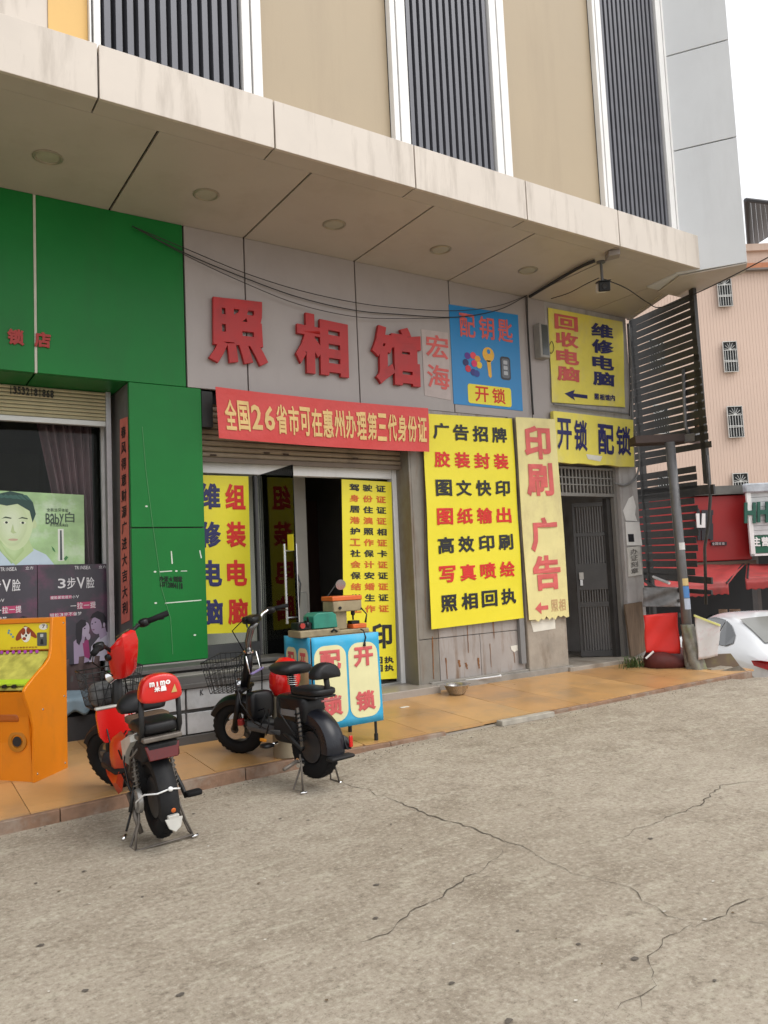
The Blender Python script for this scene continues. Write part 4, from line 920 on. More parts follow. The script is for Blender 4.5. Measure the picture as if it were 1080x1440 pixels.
# ================================================================== GATE
GY = W + .06
gz0, gz1 = py(830, 700, GY).z, py(830, 655, GY).z
GX0, GX1 = 6.68, CL - .01
gr = thing('gate_grille', 'grey iron transom grille with short vertical bars over the dark passage', 'grille', (7.2, GY, gz0))
MGI = pm('gate_iron', (.21, .20, .185), .5, .12, 8, dirt=((.12, .08, .05), .4, 8, (1, 1, 1)))
zt_ = py(785, 655, GY).z; zb_ = py(785, 697, GY).z; fr = .03
box('frame', (GX0, GY, zb_), (GX1, GY + .05, zb_ + fr + .01), MGI, gr); box('frame', (GX0, GY, zt_ - fr), (GX1, GY + .05, zt_), MGI, gr)
box('frame', (GX0, GY, zb_ + fr + .011), (GX0 + fr, GY + .05, zt_ - fr - .001), MGI, gr); box('frame', (GX1 - fr, GY, zb_ + fr + .011), (GX1, GY + .05, zt_ - fr - .001), MGI, gr)
hh = zt_ - zb_
for f_ in (.38, .62): box('cross_bar', (GX0 + fr, GY + .012, zb_ + hh * f_), (GX1 - fr, GY + .032, zb_ + hh * f_ + .014), MGI, gr)
nb = 17; o0 = None
for i in range(nb):
    X_ = GX0 + fr + (GX1 - GX0 - 2 * fr) * (i + .5) / nb
    if o0 is None: o0 = box('bar', (X_ - .011, GY + .014, zb_ + fr + .01), (X_ + .011, GY + .03, zt_ - fr), MGI, gr); X00 = X_
    else: o = o0.copy(); COL.objects.link(o); o.location.x += X_ - X00
# door frame and open iron door
MGD = pm('gate_dark', (.055, .052, .05), .45, .2, 8)
box('door_jamb', (GX1 - .055, GY - .005, .2), (GX1, GY + .05, zb_ - .002), MGI, gr)
box('door_jamb', (GX1 - .12, GY + .06, .2), (GX1 - .03, GY + .12, zb_ - .01), MGD, gr)
ang = R(40)
gd = thing('iron_door', 'dark barred iron door standing half open at the right of the passage', 'door', (GX1 - .06, GY + .10, .21), 0)
dx, dy = -math.cos(ang), math.sin(ang); DW = .44; DH = zb_ - .26
def dpt(u, z, t_=0): return (dx * DW * u - dy * t_, dy * DW * u + dx * t_ * 1.0, z)
def dbox(u0, u1, z0, z1, t0=-.015, t1=.015):
    m_ = MB(); P = [dpt(u0, z0, t0), dpt(u1, z0, t0), dpt(u1, z0, t1), dpt(u0, z0, t1)]; return m_.prism(P, (0, 0, z1 - z0))
for u0, u1 in ((0, .07), (.93, 1)): dbox(u0, u1, 0, DH).build('stile', MGD, gd, local=True)
for z0, z1 in ((0, .07), (.32 * DH, .35 * DH), (.43 * DH, .60 * DH), (.78 * DH, .80 * DH), (DH - .05, DH)): dbox(.071, .929, z0, z1, -.013, .013).build('rail' if z1 - z0 < .2 else 'plate', MGD, gd, local=True)
for z0, z1 in ((.07, .32 * DH), (.35 * DH, .43 * DH), (.60 * DH, .78 * DH), (.80 * DH, DH - .05)):
    for k in range(11): dbox(.1 + .8 * (k + .3) / 11, .1 + .8 * (k + .62) / 11, z0, z1, -.006, .006).build('bar', pm('bar_grey', (.13, .125, .12), .4), gd, local=True)
dbox(.80, .92, .50 * DH, .545 * DH, .014, .05).build('latch', pm('latch_zinc', (.42, .4, .37), .4, metal=.4), gd, local=True)
dbox(.83, .90, .46 * DH, .498 * DH, .014, .04).build('padlock', MST, gd, local=True)
# meter boxes dimly seen in the passage
tag(box('meter_box', (6.63, 7.6, 1.4), (6.70, 7.9, 1.75), pm('meter', (.35, .33, .3), .6), bev=.006), 'small box on the dark left wall of the passage', 'meter box')
c = pg(848, 918); m_ = MB(); m_.ball((c.x, c.y + .15, .245), (.11, .08, .05), 12, 8, .8); tag(m_.build('door_stone', pm('stone_grey', (.4, .39, .37), .8, .2, 12, .004), smooth=True), 'grey flat stone lying in the gate threshold', 'stone')
# wall papers on the gate column
MPAP = pm('paper_notice', (.80, .79, .77), .75, .08, 6)
for i, (pts, nm, lb, mt) in enumerate([([(876, 718), (884, 701), (890, 697), (894, 712), (893, 724), (896, 733), (880, 732)], 'torn_paper', 'torn white paper remnant high on the gate column', MPAP),
     ([(879, 734), (898, 734), (902, 767), (881, 767)], 'notice', 'white notice with a dark square on the gate column', MPAP),
     ([(881, 770), (899, 768), (902, 808), (883, 811)], 'notice', 'dirty pale notice board with rubbed characters, lower one on the gate column', pm('paper_dirty', (.60, .58, .54), .8, .2, 6))]):
    q_ = [py(x, y, W - .005) for x, y in pts]; t = thing(nm, lb, 'notice', q_[-1]); MB().prism(q_, (0, -.012 if i else -.003, 0)).build('sheet', mt, t)
    if i == 1: MB().prism([py(x, y, W - .0185) for x, y in ((883, 751), (891, 751), (892, 762), (884, 762))], (0, -.001, 0)).build('dark_square', IK, t)
    if i == 2: lettering([('办证刻章', 'v', .5, .7, .05, .95)], surf([py(884, 771, W - .018), py(898, 769, W - .018), py(900, 807, W - .018), py(885, 810, W - .018)]), pm('ink_rub', (.15, .14, .13), .8), t)

# ================================================================== CANOPY CABLES, CAMERA, BOXES
MCAB = pm('cable', (.028, .027, .027), .6)
def cable(pts, r, label, name='cable', mat=MCAB, n=6):
    # smooth the path with Catmull-Rom
    P = [Vector(p) for p in pts]; o = []
    for i in range(len(P) - 1):
        a = P[max(0, i - 1)]; b = P[i]; c_ = P[i + 1]; d = P[min(len(P) - 1, i + 2)]
        for k in range(6):
            t_ = k / 6; o.append(.5 * ((2 * b) + (c_ - a) * t_ + (2 * a - 5 * b + 4 * c_ - d) * t_ * t_ + (3 * b - a - 3 * c_ + d) * t_ ** 3))
    o.append(P[-1]); return tag(MB().tube(o, r, n).build(name, mat, smooth=True), label, 'cable', 'cables under the canopy')
Y1 = W - .03
cable([py(x, y, Y1) for x, y in ((186, 318), (262, 357), (342, 390), (420, 418), (497, 436), (560, 442), (640, 446), (700, 436), (740, 416))], .005, 'upper black cable sagging across the grey fascia')
cable([py(x, y, Y1 - .02) for x, y in ((188, 319), (262, 350), (342, 383), (420, 408), (497, 425), (560, 433), (640, 437), (700, 430), (742, 415))], .004, 'thin black cable sagging highest across the fascia')
cable([py(x, y, Y1 - .03) for x, y in ((190, 320), (265, 361), (342, 397), (420, 428), (497, 445), (560, 448), (632, 447))], .0035, 'lowest thin cable sagging across the grey fascia')
zc = SOF - .03
cable([pz(x, y, zc) for x, y in ((745, 417), (780, 396), (815, 376), (836, 367))], .018, 'thick cable bundle running over the canopy ceiling to the camera', n=8)
cable([pz(x, y, zc - .03) for x, y in ((775, 420), (800, 412), (825, 399), (842, 391))], .005, 'thin cable from the yellow sign to the security camera')
cable([pz(x, y, zc - .1) for x, y in ((845, 391), (880, 405), (910, 425), (930, 432), (980, 412), (1030, 388), (1080, 362))], .006, 'black cable leaving the camera past the right end of the canopy')
cable([py(x, y, Y1) for x, y in ((741, 418), (742, 455), (746, 520), (750, 583))], .009, 'cable running down the grey panel left of the floodlight')
cable([py(x, y, W - .02) for x, y in ((884, 455), (889, 540), (890, 590), (899, 640), (895, 670), (880, 682), (865, 680))], .014, 'grey hose bent round the right end of the yellow signs', mat=pm('hose_grey', (.2, .2, .2), .5))
cable([py(x, y, W - .04) for x, y in ((778, 568), (815, 574), (850, 578), (884, 582))], .012, 'pipe running between the two yellow signs', mat=pm('hose_grey', (0, 0, 0)))
cable([py(x, y, W - .03) for x, y in ((772, 487), (776, 480), (779, 490), (775, 497), (771, 492))], .004, 'small loop of cable beside the floodlight')
cable([py(x, y, W - .03) for x, y in ((882, 455), (886, 540), (885, 585))], .007, 'thin pipe at the right edge of the square yellow sign')
sc_ = thing('security_camera', 'black and white security camera hanging from the canopy ceiling', 'camera', pz(845, 370, SOF))
bs = pz(845, 368, SOF - .002); hd = Vector((bs.x, bs.y, 0)); hd.z = hit(843, 403, bs, (0, 1, 0)).z
MB().tube([bs, (bs.x, bs.y, hd.z + .06)], .014, 8).build('stem', pm('stem_grey', (.12, .12, .12), .5), sc_)
m_ = MB(); m_.lathe(bs, (0, 0, -1), [(.001, 0), (.045, 0), (.045, .012), (.001, .014)], 16); m_.build('mount', pm('stem_grey', (0, 0, 0)), sc_)
h_ = hd; d_ = Vector((-.62, -.75, -.25)).normalized(); sd_ = Vector((d_.y, -d_.x, 0)).normalized(); u_ = sd_.cross(d_)
def cbox(c, l0, l1, wv, hv): 
    m_ = MB(); P = [c + d_ * l0 + sd_ * a_ * wv + u_ * b_ * hv for a_, b_ in ((-1, -1), (1, -1), (1, 1), (-1, 1))]; return m_.prism(P, d_ * (l1 - l0))
cbox(h_, -.13, .07, .052, .045).build('housing', MWHITE, sc_, bev=.012); cbox(h_, .071, .125, .058, .05).build('front', pm('black_plastic', (0, 0, 0)), sc_, bev=.008)
MB().lathe(h_ + d_ * .126, d_, [(.03, 0), (.028, .004), (.001, .002)], 16).build('lens', pm('lens', (.01, .01, .012), .05), sc_)
cbox(h_ + u_ * .055, -.1, .14, .062, .004).build('sunshade', pm('black_plastic', (0, 0, 0)), sc_)
t = thing('junction_box', 'flat grey junction box on the canopy ceiling beside the security camera', 'box', pz(862, 362, SOF))
P = [pz(x, y, SOF - .004) for x, y in ((850, 369), (872, 361), (872, 352), (851, 361))]; P = [pz(x, y, SOF - .06) for x, y in ((851, 368), (871, 363), (872, 357), (856, 360))]; MB().prism(P, (0, 0, .054)).build('body', pm('jbox', (.28, .25, .23), .5), t, bev=.004)
# floodlight on the grey panel
t = thing('flood_light', 'small grey rectangular floodlight mounted vertically on the grey panel left of the yellow sign', 'light', py(758, 480, W - .01))
a = py(749, 457, W - .002); b = py(765, 507, W - .002)
box('housing', (a.x, W - .11, b.z), (b.x, W - .004, a.z), pm('flood_grey', (.30, .29, .27), .5, .1, 8), t, bev=.008)
box('glass', (a.x + .03, W - .114, b.z + .03), (b.x - .02, W - .111, a.z - .02), pm('flood_glass', (.07, .08, .08), .15), t)

# ================================================================== ARCADE MACHINE
MOR = pm('arcade_orange', (.72, .22, .004), .35, .06, 3, .0005, 20, dirt=((.42, .15, .02), .55, 4, (1, 1, .5)))
C0 = pg(48.8, 1101); C1 = pg(95.7, 1079); Cf = pg(2, 1099)
ud = (C1 - C0); ud.z = 0; SD = ud.length; ud.normalize()              # side direction, front to back
wd_ = Vector((-ud.y, ud.x, 0)) ; wd_ = wd_ if wd_.x < 0 else -wd_       # towards the machine's left, out of frame
AW = .56
ar = thing('arcade_machine', 'orange coin arcade machine with a yellow puppy panel, cut by the left edge', 'arcade machine', (C0.x, C0.y, plat(C0.y)))
Nf = Vector((ud.y, -ud.x, 0))
def sidep(x, y):
    p = hit(x, y, C0, Nf); return ((p - C0).dot(ud), p.z - plat(C0.y))
prof = [(0, 0)] + [sidep(x, y) for x, y in ((48, 1023), (42.5, 1000), (36, 982), (34.5, 972), (36.5, 967), (50, 950), (65, 933), (70, 925), (72, 915), (73, 890), (74, 868.5))] + [(SD, sidep(95, 866.5)[1]), (SD, 0)]
def P3(u, w_, z): return C0 + ud * u + wd_ * w_ + Vector((0, 0, z + plat(C0.y) - C0.z))
def apoly(pts, w0, w1): return MB().prism([P3(u, w0, z) for u, z in pts], wd_ * (w1 - w0))
apoly(prof, 0, .022).build('side_panel', MOR, ar, bev=.004); apoly(prof, AW - .022, AW).build('side_panel', MOR, ar, bev=.004)
zf = prof[4][1]; 
apoly([(.012, .0), (.012 + prof[1][0], prof[1][1]), (prof[4][0] + .012, prof[4][1] - .01), (prof[4][0] + .05, prof[4][1] - .01), (.05, 0)], .0221, AW - .0221).build('front_panel', MOR, ar)
ub = prof[-3][0]; ut = prof[-4][0]; zt_ = prof[-3][1]
apoly([(ut + .03, prof[9][1]), (SD, prof[9][1]), (SD, zt_ - .002), (ut + .01, zt_ - .002), (ut + .01, zt_ - .03), (ut + .03, zt_ - .03)], .0221, AW - .0221).build('head', MOR, ar)
MPY = pm('arcade_yellow', (.80, .64, .02), .35, .04, 6)
apoly([(ut + .022, prof[9][1] + .01), (ut + .029, prof[9][1] + .01), (ut + .029, zt_ - .035), (ut + .022, zt_ - .035)], .03, AW - .03).build('picture_panel', MPY, ar)
apoly([(SD - .01, 0), (SD, 0), (SD, prof[9][1]), (SD - .01, prof[9][1])], .0221, AW - .0221).build('rear_panel', MOR, ar)
PZ0, PZ1 = prof[9][1] + .01, zt_ - .035
def pfn(u, v, h=0): return P3(ut + .0215 - h, AW - .03 - (AW - .06) * u, PZ1 + (PZ0 - PZ1) * v)
# picture: a brown and white puppy, seen in the right-hand half
G = lambda name, pts, mat, d: patch(pfn, pts, mat, ar, name, dep=d)
pb = pm('puppy_brown', (.30, .05, .015), .4); pw = pm('puppy_white', (.8, .78, .72), .4)
G('puppy_ear', ell(.545, .40, .055, .26, rot=.25), pb, .001); G('puppy_ear', ell(.695, .33, .05, .26, rot=-.35), pb, .001)
G('puppy_face', ell(.625, .42, .075, .30), pw, .0016); G('puppy_patch', ell(.585, .30, .035, .14), pb, .002); G('puppy_patch', ell(.665, .28, .032, .14), pb, .002)
G('puppy_nose', ell(.63, .46, .016, .05), IK, .0026); G('puppy_eye', ell(.60, .35, .008, .03), IK, .0026); G('puppy_eye', ell(.655, .34, .008, .03), IK, .0026); G('puppy_mouth', ell(.60, .58, .03, .06), pb, .0022)
for k, (x, y) in enumerate(((.36, .25), (.39, .4), (.35, .34), (.42, .5))): G('star', ell(x, y, .018, .045, 7), pm('star_blue', (.1, .28, .4), .4), .001)
G('speech_spot', ell(.90, .14, .07, .12), pm('puppy_white', (0, 0, 0)), .001); lettering([('71', 'h', .88, .98, .13, .14)], pfn, IK, ar, dep=.002)
lettering([('游戏注意事项请投币', 'h', .38, .80, .92, .06)], pfn, pm('ink_brown', (.35, .12, .02), .5), ar, dep=.002)
G('coin_plate', rrect(.80, .95, .36, .88, .02, .04), pm('coin_grey', (.12, .13, .13), .35, metal=.5), .0015); G('coin_button', rrect(.85, .90, .42, .54, .01, .02), pm('coin_light', (.5, .52, .52), .3), .003)
G('coin_slot', [(.86, .62), (.89, .62), (.90, .82), (.85, .82)], IK, .003)
for u_, z_ in ((.03, .05), (SD - .03, .05), (SD - .03, .5), (SD - .03, 1.0), (.09, .45)):
    MB().lathe(P3(u_, -.0005, z_), -wd_, [(.001, .002), (.006, .0015), (.007, 0)], 10).build('screw', MST, ar)
# slanted playfield with purple posts and glass strip
uf, zf_ = prof[5]; ur, zr = prof[8][0] + .02, prof[9][1] + .005
pfm = pm('playfield', (.42, .40, .08), .3, .35, 12)
def pf(u, v, h=0): return P3(uf + .02 + (ur - uf) * (1 - v), AW - .024 - (AW - .048) * u, zf_ - .01 + (zr - zf_ - .0) * (1 - v) + h)
MB().sheet(lambda u, v, w_: pf(u, v, -.01 * w_), 2, 2, .01).build('playfield', pfm, ar)
for k in range(9): 
    A = pf(.1 + .09 * k, .06, .005); MB().lathe(A, (0, 0, 1), [(.001, .02), (.010, .018), (.010, 0)], 8).build('post', pm('post_purple', (.35, .05, .38), .3), ar)
for k in range(10):
    A = pf(.04, .1 + .085 * k, .004); MB().lathe(A, (0, 0, 1), [(.001, .016), (.008, .014), (.008, 0)], 8).build('post', pm('post_purple', (0, 0, 0)), ar)
MB().sheet(lambda u, v, w_: pf(u, .80 + .2 * v, .012 + .02 * v - .012 * w_), 2, 1, .01).build('control_strip', pm('lime', (.38, .55, .03), .3, .1, 20), ar)
for u_, c_ in ((.72, MBK), (.86, MBK)):
    A = pf(u_, 1.04, .02); MB().lathe(A, Vector((-ud.x * .3, -ud.y * .3, 1)), [(.001, .016), (.015, .014), (.016, 0)], 14).build('button', c_, ar, smooth=50)
def ff(u, z, h=0): return P3(.012 + prof[1][0] * 0 - h + (.0), AW - .022 - (AW - .044) * u, z)
A = ff(.80, prof[4][1] - .07, .004); MB().lathe(A - ud * .02 * 0, -ud, [(.001, .02), (.02, .016), (.022, -.03)], 16).build('lock', pm('steel', (0, 0, 0)), ar, smooth=50)
A = ff(.52, prof[4][1] - .17, .0)
m_ = MB(); m_.box((0, 0, 0), (1, 1, 1)); m_.v = [P3(-.022 + .05 * p.x, .10 + .22 * p.y, prof[4][1] - .21 + .065 * p.z) for p in m_.v]; m_.build('ticket_tray', pm('tray_orange', (.40, .10, .01), .35), ar, bev=.02, seg=4)
A = P3(.006, .13, .26)
MB().lathe(A, -ud, [(.07, -.01), (.068, .004), (.045, .006), (.040, -.004), (.001, -.004)], 28).build('speaker_ring', pm('ring_orange', (.45, .17, .01), .4), ar, smooth=30)
MB().lathe(A - ud * .002, -ud, [(.001, .003), (.033, .003), (.03, -.002)], 20).build('speaker_hole', IK, ar)

# ================================================================== TWO ELECTRIC SCOOTERS
def torus(c, Rr, rx, ry, n=36, m=12):
    """tyre round the local y axis; rx radial radius, ry axial half width"""
    m_ = MB(); vs = []
    for i in range(n):
        t_ = 2 * math.pi * i / n
        for j in range(m):
            p_ = 2 * math.pi * j / m; rr_ = Rr + rx * math.copysign(abs(math.cos(p_)) ** .8, math.cos(p_)); yy = ry * math.copysign(abs(math.sin(p_)) ** .8, math.sin(p_))
            vs.append((c[0] + rr_ * math.cos(t_), c[1] + yy, c[2] + rr_ * math.sin(t_)))
    m_.add(vs, [(i * m + j, ((i + 1) % n) * m + j, ((i + 1) % n) * m + (j + 1) % m, i * m + (j + 1) % m) for i in range(n) for j in range(m)]); return m_
def arc_fender(c, r0, hw, a0, a1, th=.006, n=18, side=.05):
    m_ = MB(); secs = []
    for i in range(n + 1):
        t_ = a0 + (a1 - a0) * i / n; prof_ = [(-hw, -side), (-hw * .96, -side * .25), (-hw * .6, .004), (0, .012), (hw * .6, .004), (hw * .96, -side * .25), (hw, -side)]
        o_ = [(y, r0 + d) for y, d in prof_]; i_ = [(y * .95, r0 + d - th) for y, d in reversed(prof_)]
        secs.append([Vector((c[0] + r_ * math.cos(t_), c[1] + y, c[2] + r_ * math.sin(t_))) for y, r_ in o_ + i_])
    return m_.loft(secs)
def wheel(root, c, r, hw, M_, nsp=5, rimcol=None, disc=None, motor=False):
    rr_ = r * .245; tr = r - rr_
    t_ = torus(c, tr, rr_, hw).xf(M_).build('tyre', MBR, root, smooth=True, local=True)
    # tread blocks
    m_ = MB()
    for k in range(30):
        a = 2 * math.pi * k / 30
        for s_ in (-1, 1):
            P = [Vector((c[0] + (r * ra + .0) * math.cos(a + da), c[1] + s_ * y, c[2] + (r * ra) * math.sin(a + da))) for da, y, ra in ((0, hw * .12, 1.0), (.11, hw * .25, 1.0), (.13, hw * .75, .965), (.02, hw * .62, .975))]
            o_ = [(p_ - Vector(c)) for p_ in P]; m_.prism(P, Vector((math.cos(a + .06), 0, math.sin(a + .06))) * .0018)
    o = m_.xf(M_).build('tread', MBR, root, local=True); o['kind'] = 'stuff'
    m_ = MB(); m_.lathe(c, (0, 1, 0), [(tr - rr_ * .55, -hw * .62), (tr - rr_ * .9, -hw * .55), (tr - rr_ * 1.05, 0), (tr - rr_ * .9, hw * .55), (tr - rr_ * .55, hw * .62)], 36)
    m_.lathe(c, (0, 1, 0), [(.001, -hw * .7), (r * .22, -hw * .6), (r * .24, 0), (r * .22, hw * .6), (.001, hw * .7)] if not motor else [(.001, -hw * .75), (r * .5, -hw * .65), (r * .54, 0), (r * .5, hw * .65), (.001, hw * .75)], 24)
    for k in range(nsp):
        a = 2 * math.pi * k / nsp + .3; ca, sa = math.cos(a), math.sin(a); q1 = r * .2; q2 = tr - rr_ * .95; w1 = r * .09
        P = [Vector((c[0] + ca * d_ - sa * w_, c[1] - hw * .3, c[2] + sa * d_ + ca * w_)) for d_, w_ in ((q1, -w1 * 1.3), (q2, -w1 * .7), (q2, w1 * .7), (q1, w1 * 1.3))]
        m_.prism(P, (0, hw * .6, 0))
    m_.xf(M_).build('rim', rimcol or pm('rim_dark', (.05, .05, .052), .4, metal=.4), root, smooth=30, local=True)
I4 = Matrix.Identity(4)
MBP = pm('scooter_black', (.007, .007, .008), .34, .1, 10, spec=.35); MBM = pm('scooter_matt', (.013, .013, .014), .6, .15, 12, .0006, 80, spec=.25, dirt=((.07, .062, .05), .4, 6, (1, 1, 1)))
MRD = pm('scooter_red', (.60, .012, .010), .22, .04, 5, coat=.4, dirt=((.32, .03, .02), .3, 4, (1, 1, 1))); MRO = pm('scooter_red_orange', (.62, .05, .012), .3, .08, 5, dirt=((.3, .05, .02), .4, 5, (1, 1, 1)))
MSV = pm('silver_paint', (.48, .47, .43), .35, .08, 8, dirt=((.25, .22, .18), .4, 6, (1, 1, 1))); MCH = pm('chrome', (.75, .75, .76), .12, .03, 5, metal=1)
MLEA = pm('seat_vinyl', (.009, .009, .010), .45, .15, 10, .0008, 120, spec=.35); MFR = pm('frame_steel', (.016, .016, .016), .45, .15, 10, spec=.35); MDST = pm('dusty_steel', (.16, .14, .12), .55, .25, 14, metal=.5)
def rbox(c, s_, e=.35, nu=24, nv=14): return MB().ball(c, s_, nu, nv, e)
def steer(axle, rake, delta):
    """rotation by delta about the raked steering axis through the front axle"""
    ax = Vector((-math.sin(rake), 0, math.cos(rake)))
    return Matrix.Translation(axle) @ Matrix.Rotation(delta, 4, ax) @ Matrix.Translation(-Vector(axle))
def wire_basket(c, w0, w1, d0, d1, h, M_, root, mat, r=.0028, nx=7, ny=5, nz=4):
    """open tapered wire basket: bottom w0 x d0, top w1 x d1"""
    m_ = MB()
    def pt(a, b, t_):  # a,b in -1..1
        ww = w0 + (w1 - w0) * t_; dd = d0 + (d1 - d0) * t_; return Vector((c[0] + b * dd / 2, c[1] + a * ww / 2, c[2] + h * t_))
    def line(P, rr_=r): m_.tube(P, rr_, 5)
    for k in range(nz + 1):
        t_ = k / nz; P = [pt(-1, -1, t_), pt(1, -1, t_), pt(1, 1, t_), pt(-1, 1, t_), pt(-1, -1, t_)]; line(P, r * (1.8 if k == nz else 1))
    for k in range(nx + 1):
        a = -1 + 2 * k / nx; line([pt(a, -1, 1), pt(a, -1, 0), pt(a, 1, 0), pt(a, 1, 1)])
    for k in range(ny + 1):
        b = -1 + 2 * k / ny; line([pt(-1, b, 1), pt(-1, b, 0), pt(1, b, 0), pt(1, b, 1)])
    return m_.xf(M_).build('basket', mat, root, smooth=True, local=True)

# ---- red scooter
rs = thing('electric_scooter', 'red and black electric scooter with red backrest pad, on its stand at the kerb', 'scooter', (1.285, 4.235, .02), R(93))
rs.rotation_euler = (R(0), 0, R(93))
B = lambda mb_, name, mat, sm_=True, bev=0: mb_.build(name, mat, rs, smooth=sm_, local=True, bev=bev)
RC = (0, 0, .215); wheel(rs, RC, .212, .040, I4, motor=True)
B(arc_fender(RC, .228, .050, R(20), R(200), side=.05), 'rear_fender', MBM, 40)
B(MB().box((-.262, -.028, .125), (-.235, .028, .175)), 'number_lug', MSV, None, .004)
B(MB().lathe((-.262, 0, .20), (-1, 0, -.3), [(.012, 0), (.010, .006), (.001, .008)], 12), 'reflector', pm('reflector_orange', (.55, .12, .02), .25), 40)
B(MB().prism([(-.262, -.045, .16), (-.262, .045, .16), (-.27, .03, .115), (-.275, 0, .095), (-.27, -.03, .115)], (.012, 0, 0)), 'mud_flap', MSV, None, .003)
B(MB().tube([(.02, .11, .17), (-.03, .12, .22), (-.12, .10, .27), (-.215, .06, .285), (-.235, .0, .30), (-.215, -.055, .285)], .0045, 6), 'brake_cable', MWHITE)
B(MB().lathe((-.24, 0, .30), (-1, 0, .2), [(.012, -.004), (.012, .008), (.001, .01)], 8), 'cable_clip', MWHITE)
B(MB().lathe((0, .085, .215), (0, 1, 0), [(.001, .03), (.058, .028), (.062, .022), (.062, .006), (.05, 0), (.001, 0)], 28), 'brake_drum', pm('drum_silver', (.34, .33, .31), .35, metal=.6), 35)
for s_ in (-1, 1):
    B(MB().tube([(0, s_ * .085, .215), (.12, s_ * .085, .26), (.3, s_ * .07, .27)], [.014, .016, .018], 8), 'swing_arm', MFR)
    B(MB().tube([(.0, s_ * .095, .23), (.03, s_ * .10, .36), (.05, s_ * .09, .50)], .009, 8), 'shock', MDST)
    m_ = MB(); pts = [Vector((.0 + .01, s_ * .10, .235)).lerp(Vector((.045, s_ * .095, .44)), k / 60) + Vector((math.cos(k * .9), math.sin(k * .9), 0)) * .017 for k in range(61)]; m_.tube(pts, .004, 5); B(m_, 'spring', MDST)
# frame spine, floor, motor cover
B(MB().tube([(.10, 0, .46), (.20, 0, .36), (.34, 0, .27), (.62, 0, .27), (.74, 0, .42)], .026, 10), 'frame_tube', MFR)
B(rbox((.22, 0, .30), (.13, .085, .10), .4), 'battery_case', MBM)
B(MB().loft([[Vector((x, y * w_, z + dz)) for y, dz in ((-1, 0), (1, 0), (1, .035), (-1, .035))] for x, w_, z in ((.30, .085, .30), (.36, .13, .285), (.62, .14, .285), (.69, .11, .32))]), 'footboard', MBM, None, .008)
B(MB().loft([[Vector((x, y, z)) for y, z in ((.085, z0), (.115, (z0 + z1) / 2), (.075, z1))] for x, z0, z1 in ((.33, .30, .31), (.40, .18, .285), (.50, .14, .28), (.60, .19, .28), (.64, .26, .28))], closed=True), 'lower_fairing', MRO, 40)
# side fairings (teardrop, red-orange then silver)
for s_ in (-1, 1):
    P = [(.50, .36), (.46, .46), (.36, .52), (.25, .50), (.22, .42), (.28, .33), (.38, .28), (.46, .29)]
    m_ = MB(); c_ = (.36, .41); outer = [Vector((x, s_ * .075, z)) for x, z in P]; mid_ = [Vector((c_[0] + (x - c_[0]) * .75, s_ * .125, c_[1] + (z - c_[1]) * .75)) for x, z in P]; inn = [Vector((c_[0] + (x - c_[0]) * .3, s_ * .135, c_[1] + (z - c_[1]) * .3)) for x, z in P]
    m_.loft([outer, mid_, inn]); B(m_, 'side_fairing', MRO, 50)
    P = [(.22, .50), (.08, .55), (-.02, .57), (-.03, .53), (.08, .46), (.20, .36)]
    m_ = MB(); m_.loft([[Vector((x, s_ * .085, z)) for x, z in P], [Vector((.09 + (x - .09) * .8, s_ * .12, .49 + (z - .49) * .75)) for x, z in P]]); B(m_, 'tail_fairing', MSV, 50)
B(MB().loft([[Vector((x, y * w_, z + t_ * h)) for y, t_ in ((-1, 0), (1, 0), (.9, 1), (-.9, 1))] for x, w_, z, h in ((-.17, .085, .46, .06), (-.12, .10, .43, .10), (.1, .10, .42, .12), (.25, .09, .40, .12))]), 'tail_section', MBM, None, .01)
B(MB().prism([(-.165, -.075, .44), (-.165, .075, .44), (-.15, .09, .515), (-.15, -.09, .515)], (-.016, 0, 0)), 'tail_light', pm('tail_lamp', (.10, .004, .004), .2), None, .005)
# rear pad seat + rack + backrest
B(rbox((-.02, 0, .60), (.16, .105, .035), .45), 'rear_seat', MLEA)
B(MB().box((-.19, -.10, .535), (.12, .10, .560)), 'rack', MDST, None, .006)
for s_ in (-1, 1): B(MB().tube([(-.12, s_ * .095, .54), (-.165, s_ * .098, .60), (-.18, s_ * .095, .76)], .014, 8), 'backrest_post', MFR)
m_ = MB(); secs = []
for x, k in ((-.235, .90), (-.245, .80), (-.215, 1.0), (-.15, 1.0), (-.135, .9)):
    pass
def bsec(x, k):
    P = [(-.100, .735), (-.112, .76), (-.098, .835), (-.07, .868), (0, .882), (.07, .868), (.098, .835), (.112, .76), (.100, .735), (0, .728)]
    return [Vector((x - .02 * (z - .73) / .15 * 0, y * k, .80 + (z - .80) * k)) for y, z in P]
m_.loft([bsec(-.238, .86), bsec(-.230, .97), bsec(-.205, 1.0), bsec(-.165, 1.0), bsec(-.145, .95), bsec(-.138, .85)]); B(m_, 'backrest', MRD, 50, 0).modifiers.new('sub', 'SUBSURF').levels = 1
q = [Vector((-.2375, .062, .842)), Vector((-.2375, -.045, .842)), Vector((-.2395, -.045, .79)), Vector((-.2395, .062, .79))]
def lfn(q, off=.003):
    def fn(u, v, h=0): return q[0].lerp(q[1], u).lerp(q[3].lerp(q[2], u), v) + Vector((-off - h * .3, 0, 0))
    return fn
lettering([('mimo', 'h', 0, 1, .22, .44, .04), ('米墨', 'h', .2, .78, .74, .5, .04)], lfn(q), pm('print_white', (.8, .8, .78), .4), rs, dep=.0, bold=.04, local=True)
B(MB().add([Vector((-.2405, -.045, .775)), Vector((-.2405, -.075, .775)), Vector((-.2385, -.066, .815))], [(0, 1, 2)]), 'print_triangle', pm('print_gold', (.55, .38, .12), .4), None)
